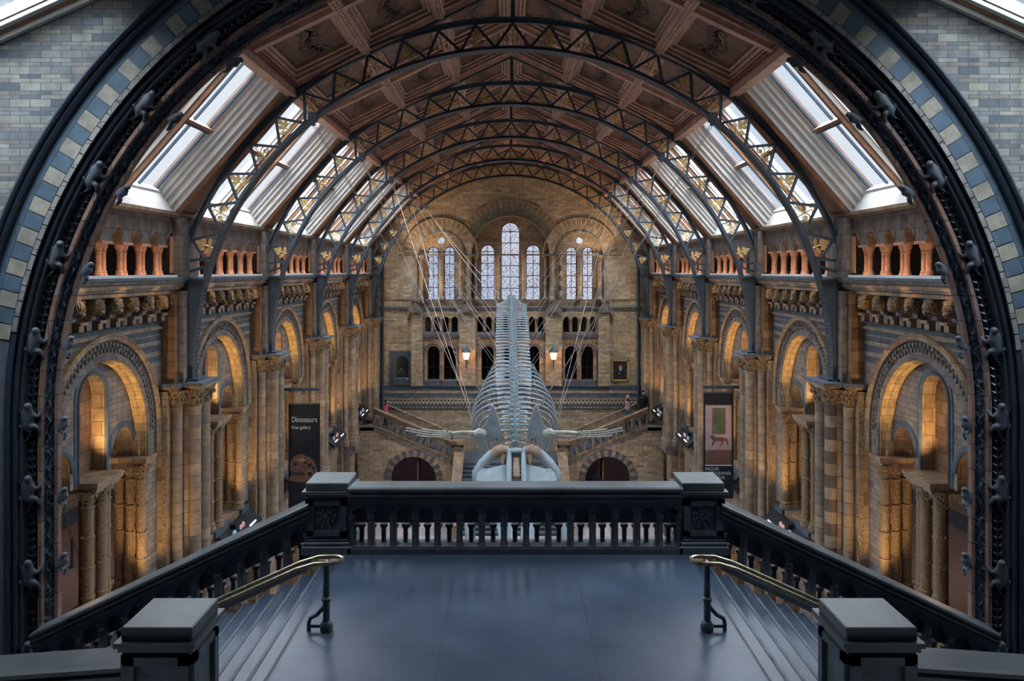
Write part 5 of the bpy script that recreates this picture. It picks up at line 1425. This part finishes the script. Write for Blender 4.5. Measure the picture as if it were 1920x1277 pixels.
# =================================================================== PEOPLE
def person(lb, loc, rz, coat, legs, sc_=1.0, walk=.12, arm=(.22, -.1), bag=None, hair='cloth_dark'):
    root = thing('person', lb, 'person', loc, (0, 0, rz))
    J = {'pelvis': ((0, 0, .95), .15), 'waist': ((0, 0, 1.1), .14), 'chest': ((0, 0, 1.32), .17), 'neck': ((0, -.01, 1.5), .06), 'head': ((0, -.03, 1.63), .10), 'top': ((0, -.02, 1.72), .08),
         'kl': ((.1, -walk, .5), .075), 'al': ((.11, -walk * 1.2 + .05, .09), .05), 'tl': ((.12, -walk * 1.2 - .12, .04), .04),
         'kr': ((-.1, walk * .6, .5), .075), 'ar': ((-.11, walk * 1.4, .09), .05), 'tr': ((-.12, walk * 1.4 - .15, .04), .04),
         'sl': ((.2, 0, 1.4), .07), 'el': ((.26, .02, 1.14), .05), 'hl': ((.25, -.12, .93), .04), 'sr': ((-.2, 0, 1.4), .07), 'er': ((-.27, .02, 1.14), .05), 'hr': ((-.24, -.1, .95), .04)}
    E = [('pelvis', 'waist'), ('waist', 'chest'), ('chest', 'neck'), ('neck', 'head'), ('head', 'top'), ('pelvis', 'kl'), ('kl', 'al'), ('al', 'tl'), ('pelvis', 'kr'), ('kr', 'ar'), ('ar', 'tr'),
         ('chest', 'sl'), ('sl', 'el'), ('el', 'hl'), ('chest', 'sr'), ('sr', 'er'), ('er', 'hr')]
    body = skin_obj('body', J, E, legs, root)
    b = MB(); loft(b, [ell2(0, .0, .82, .17, .13), ell2(0, 0, 1.0, .19, .155), ell2(0, 0, 1.2, .19, .155), ell2(0, 0, 1.38, .23, .16), ell2(0, 0, 1.48, .1, .09)])
    for s in (-1, 1): b.tube([(s * .19, 0, 1.42), (s * .26, .02, 1.14), (s * .25, -.1, .97)], [.085, .07, .06], 8)
    b.build('coat', [coat], root)
    b = MB(); b.ball((0, -.035, 1.65), .105, 0, 10, 8, (.85, .95, 1.15)); b.ball((0, -.14, 1.63), .02, 0, 6, 4); b.build('face', ['skin'], root)
    b = MB(); b.ball((0, -.005, 1.70), .115, 0, 10, 8, (.95, .95, 1.0)); b.build('hair', [hair], root)
    if bag: b = MB(); b.box(.28, .42, -.2, .1, .75, 1.05); b.build('bag', [bag], root, smooth=0)
    root.scale = (sc_,) * 3
    return root
def ell2(x, y, z, rx, ry, n=12): return [(x + rx * math.cos(2 * PI * k / n), y + ry * math.sin(2 * PI * k / n), z) for k in range(n)]
person('person in a pink top with a teal bag climbing the far right flight', (6.9, 45.4, -9.22), -PI / 2, 'cloth_rose', 'cloth_dark', 1.08, bag='cloth_teal', hair='cloth_rose')
person('person in dark clothes standing at the head of the far right flight', (7.75, 45.2, F1), .4, 'cloth_dark', 'cloth_dark', 1.07, .03)
person('small person in a bright pink jacket at the head of the far left flight', (-7.3, 45.2, -9.05), PI / 2, 'cloth_pink', 'cloth_dark', .85, .05)
person('person in black standing in the right-hand doorway under the far stairs', (4.95, 44.6, F0), PI, 'cloth_dark', 'cloth_dark', 1.0, .05)
person('person in pink standing on the ground floor left of the far steps', (-6.6, 40.6, F0), 2.6, 'cloth_rose', 'cloth_dark', .95, .1)
person('person with a blue jacket on the ground floor left of the far steps', (-5.2, 40.2, F0), -1.0, 'blue', 'cloth_dark', .98, .1)
person('person in white crossing the ground floor right of the far steps', (3.9, 40.4, F0), 1.0, 'cloth_white', 'cloth_pink', .95, .15)
person('dark-clad person standing by the cheek wall, left of the far steps', (-4.2, 41.0, F0), .2, 'cloth_dark', 'cloth_dark', 1.0, .05)

# aisle handrail seen through the nearest arch
root = thing('aisle_handrail', 'black iron post and brass rail seen through the nearest arch, dinosaur banner side', 'handrail', (-13.2, 23.2, F1))
b = MB(); b.lathe([(.1, 0), (.06, .08), (.04, .12), (.035, .8), (.05, .84), (.03, .9)], 0, 0, 0, 8); b.build('iron_post', ['iron'], root)
b = MB(); b.tube([(-1, 1.4, 1.0), (0, 0, .92), (1.0, -1.4, .84)], .03, 6); b.build('rail', ['brass'], root)

# =================================================================== LAMPS OF THE HALL AND ADDED LIGHTS
for s in (-1, 1):
    for i, yc in enumerate(BAYS):
        spot('soffit_uplight', (s * 8.66, yc - .6, -4.3), (s * 8.84, yc + 1.35, -2.6), 260, AMBER, math.radians(62), .8, .05)
        spot('jamb_uplight', (s * 8.2, yc + .7, -7.4), (s * 8.5, yc + 2.5, -5.4), 210, AMBER, math.radians(75), 1.0, .05)
        spot('niche_uplight', (s * 9.06, yc + .05, -3.3), (s * 9.1, yc + .2, -2.2), 9, AMBER, math.radians(70), .8, .04)
        for e in (-1.3, 1.3): spot('head_uplight', (s * 9.15, yc + e, -4.95), (s * 9.15, yc + e + .1, -3.7), 14, AMBER, math.radians(75), .8, .04)
        point('aisle_lamp', (s * 10.3, yc + .6, -5.0), 22, (1, .60, .34), .15)
        for e in (-1.6, 0, 1.6): spot('corbel_lamp', (s * 8.05, yc + e, -.35), (s * 8.36, yc + e, -.72), 4.5, AMBER, math.radians(120), .8, .03)
        l = bpy.data.lights.new('gallery_strip', 'AREA'); l.shape = 'RECTANGLE'; l.size = 4.8; l.size_y = .05; l.energy = 9; l.color = ORANGE
        o = bpy.data.objects.new('gallery_strip', l); COL.objects.link(o); o.location = (s * 8.26, yc, -.08)
        d = Vector((s * .62, 0, 1)); o.rotation_euler = (0, 0, 0)
        z = -d.normalized(); xax = Vector((0, 1, 0)); yax = z.cross(xax).normalized(); o.rotation_euler = Matrix((xax, yax, z)).transposed().to_euler()
for x in (-5.6, 5.6): spot('wall_wash', (x, WY - 1.6, .2), (x * .8, WY + .3, 4.2), 480, (1, .70, .42), math.radians(90), .8)  # added spots without fittings, for the skylight glow high on the far wall
for x in (-4.3, 0, 4.3):
    spot('wall_wash', (x, WY - 1.2, -2.0), (x, WY + .3, 1.4), 200, (1, .66, .34), math.radians(100), .8)  # added spots without fittings, brighten the far wall
for s in (-1, 1):
    point('ground_lamp', (s * 5.5, 42.5, -11.2), 25, (1, .8, .7), .3)
    point('aisle_daylight_lamp', (s * 13.6, 22.5, -3.5), 120, (1, .86, .74), .4)  # added fill light for the near aisle, no source there
    point('undercroft_lamp', (s * 10.5, 30, -11), 40, (1, .7, .5), .3)
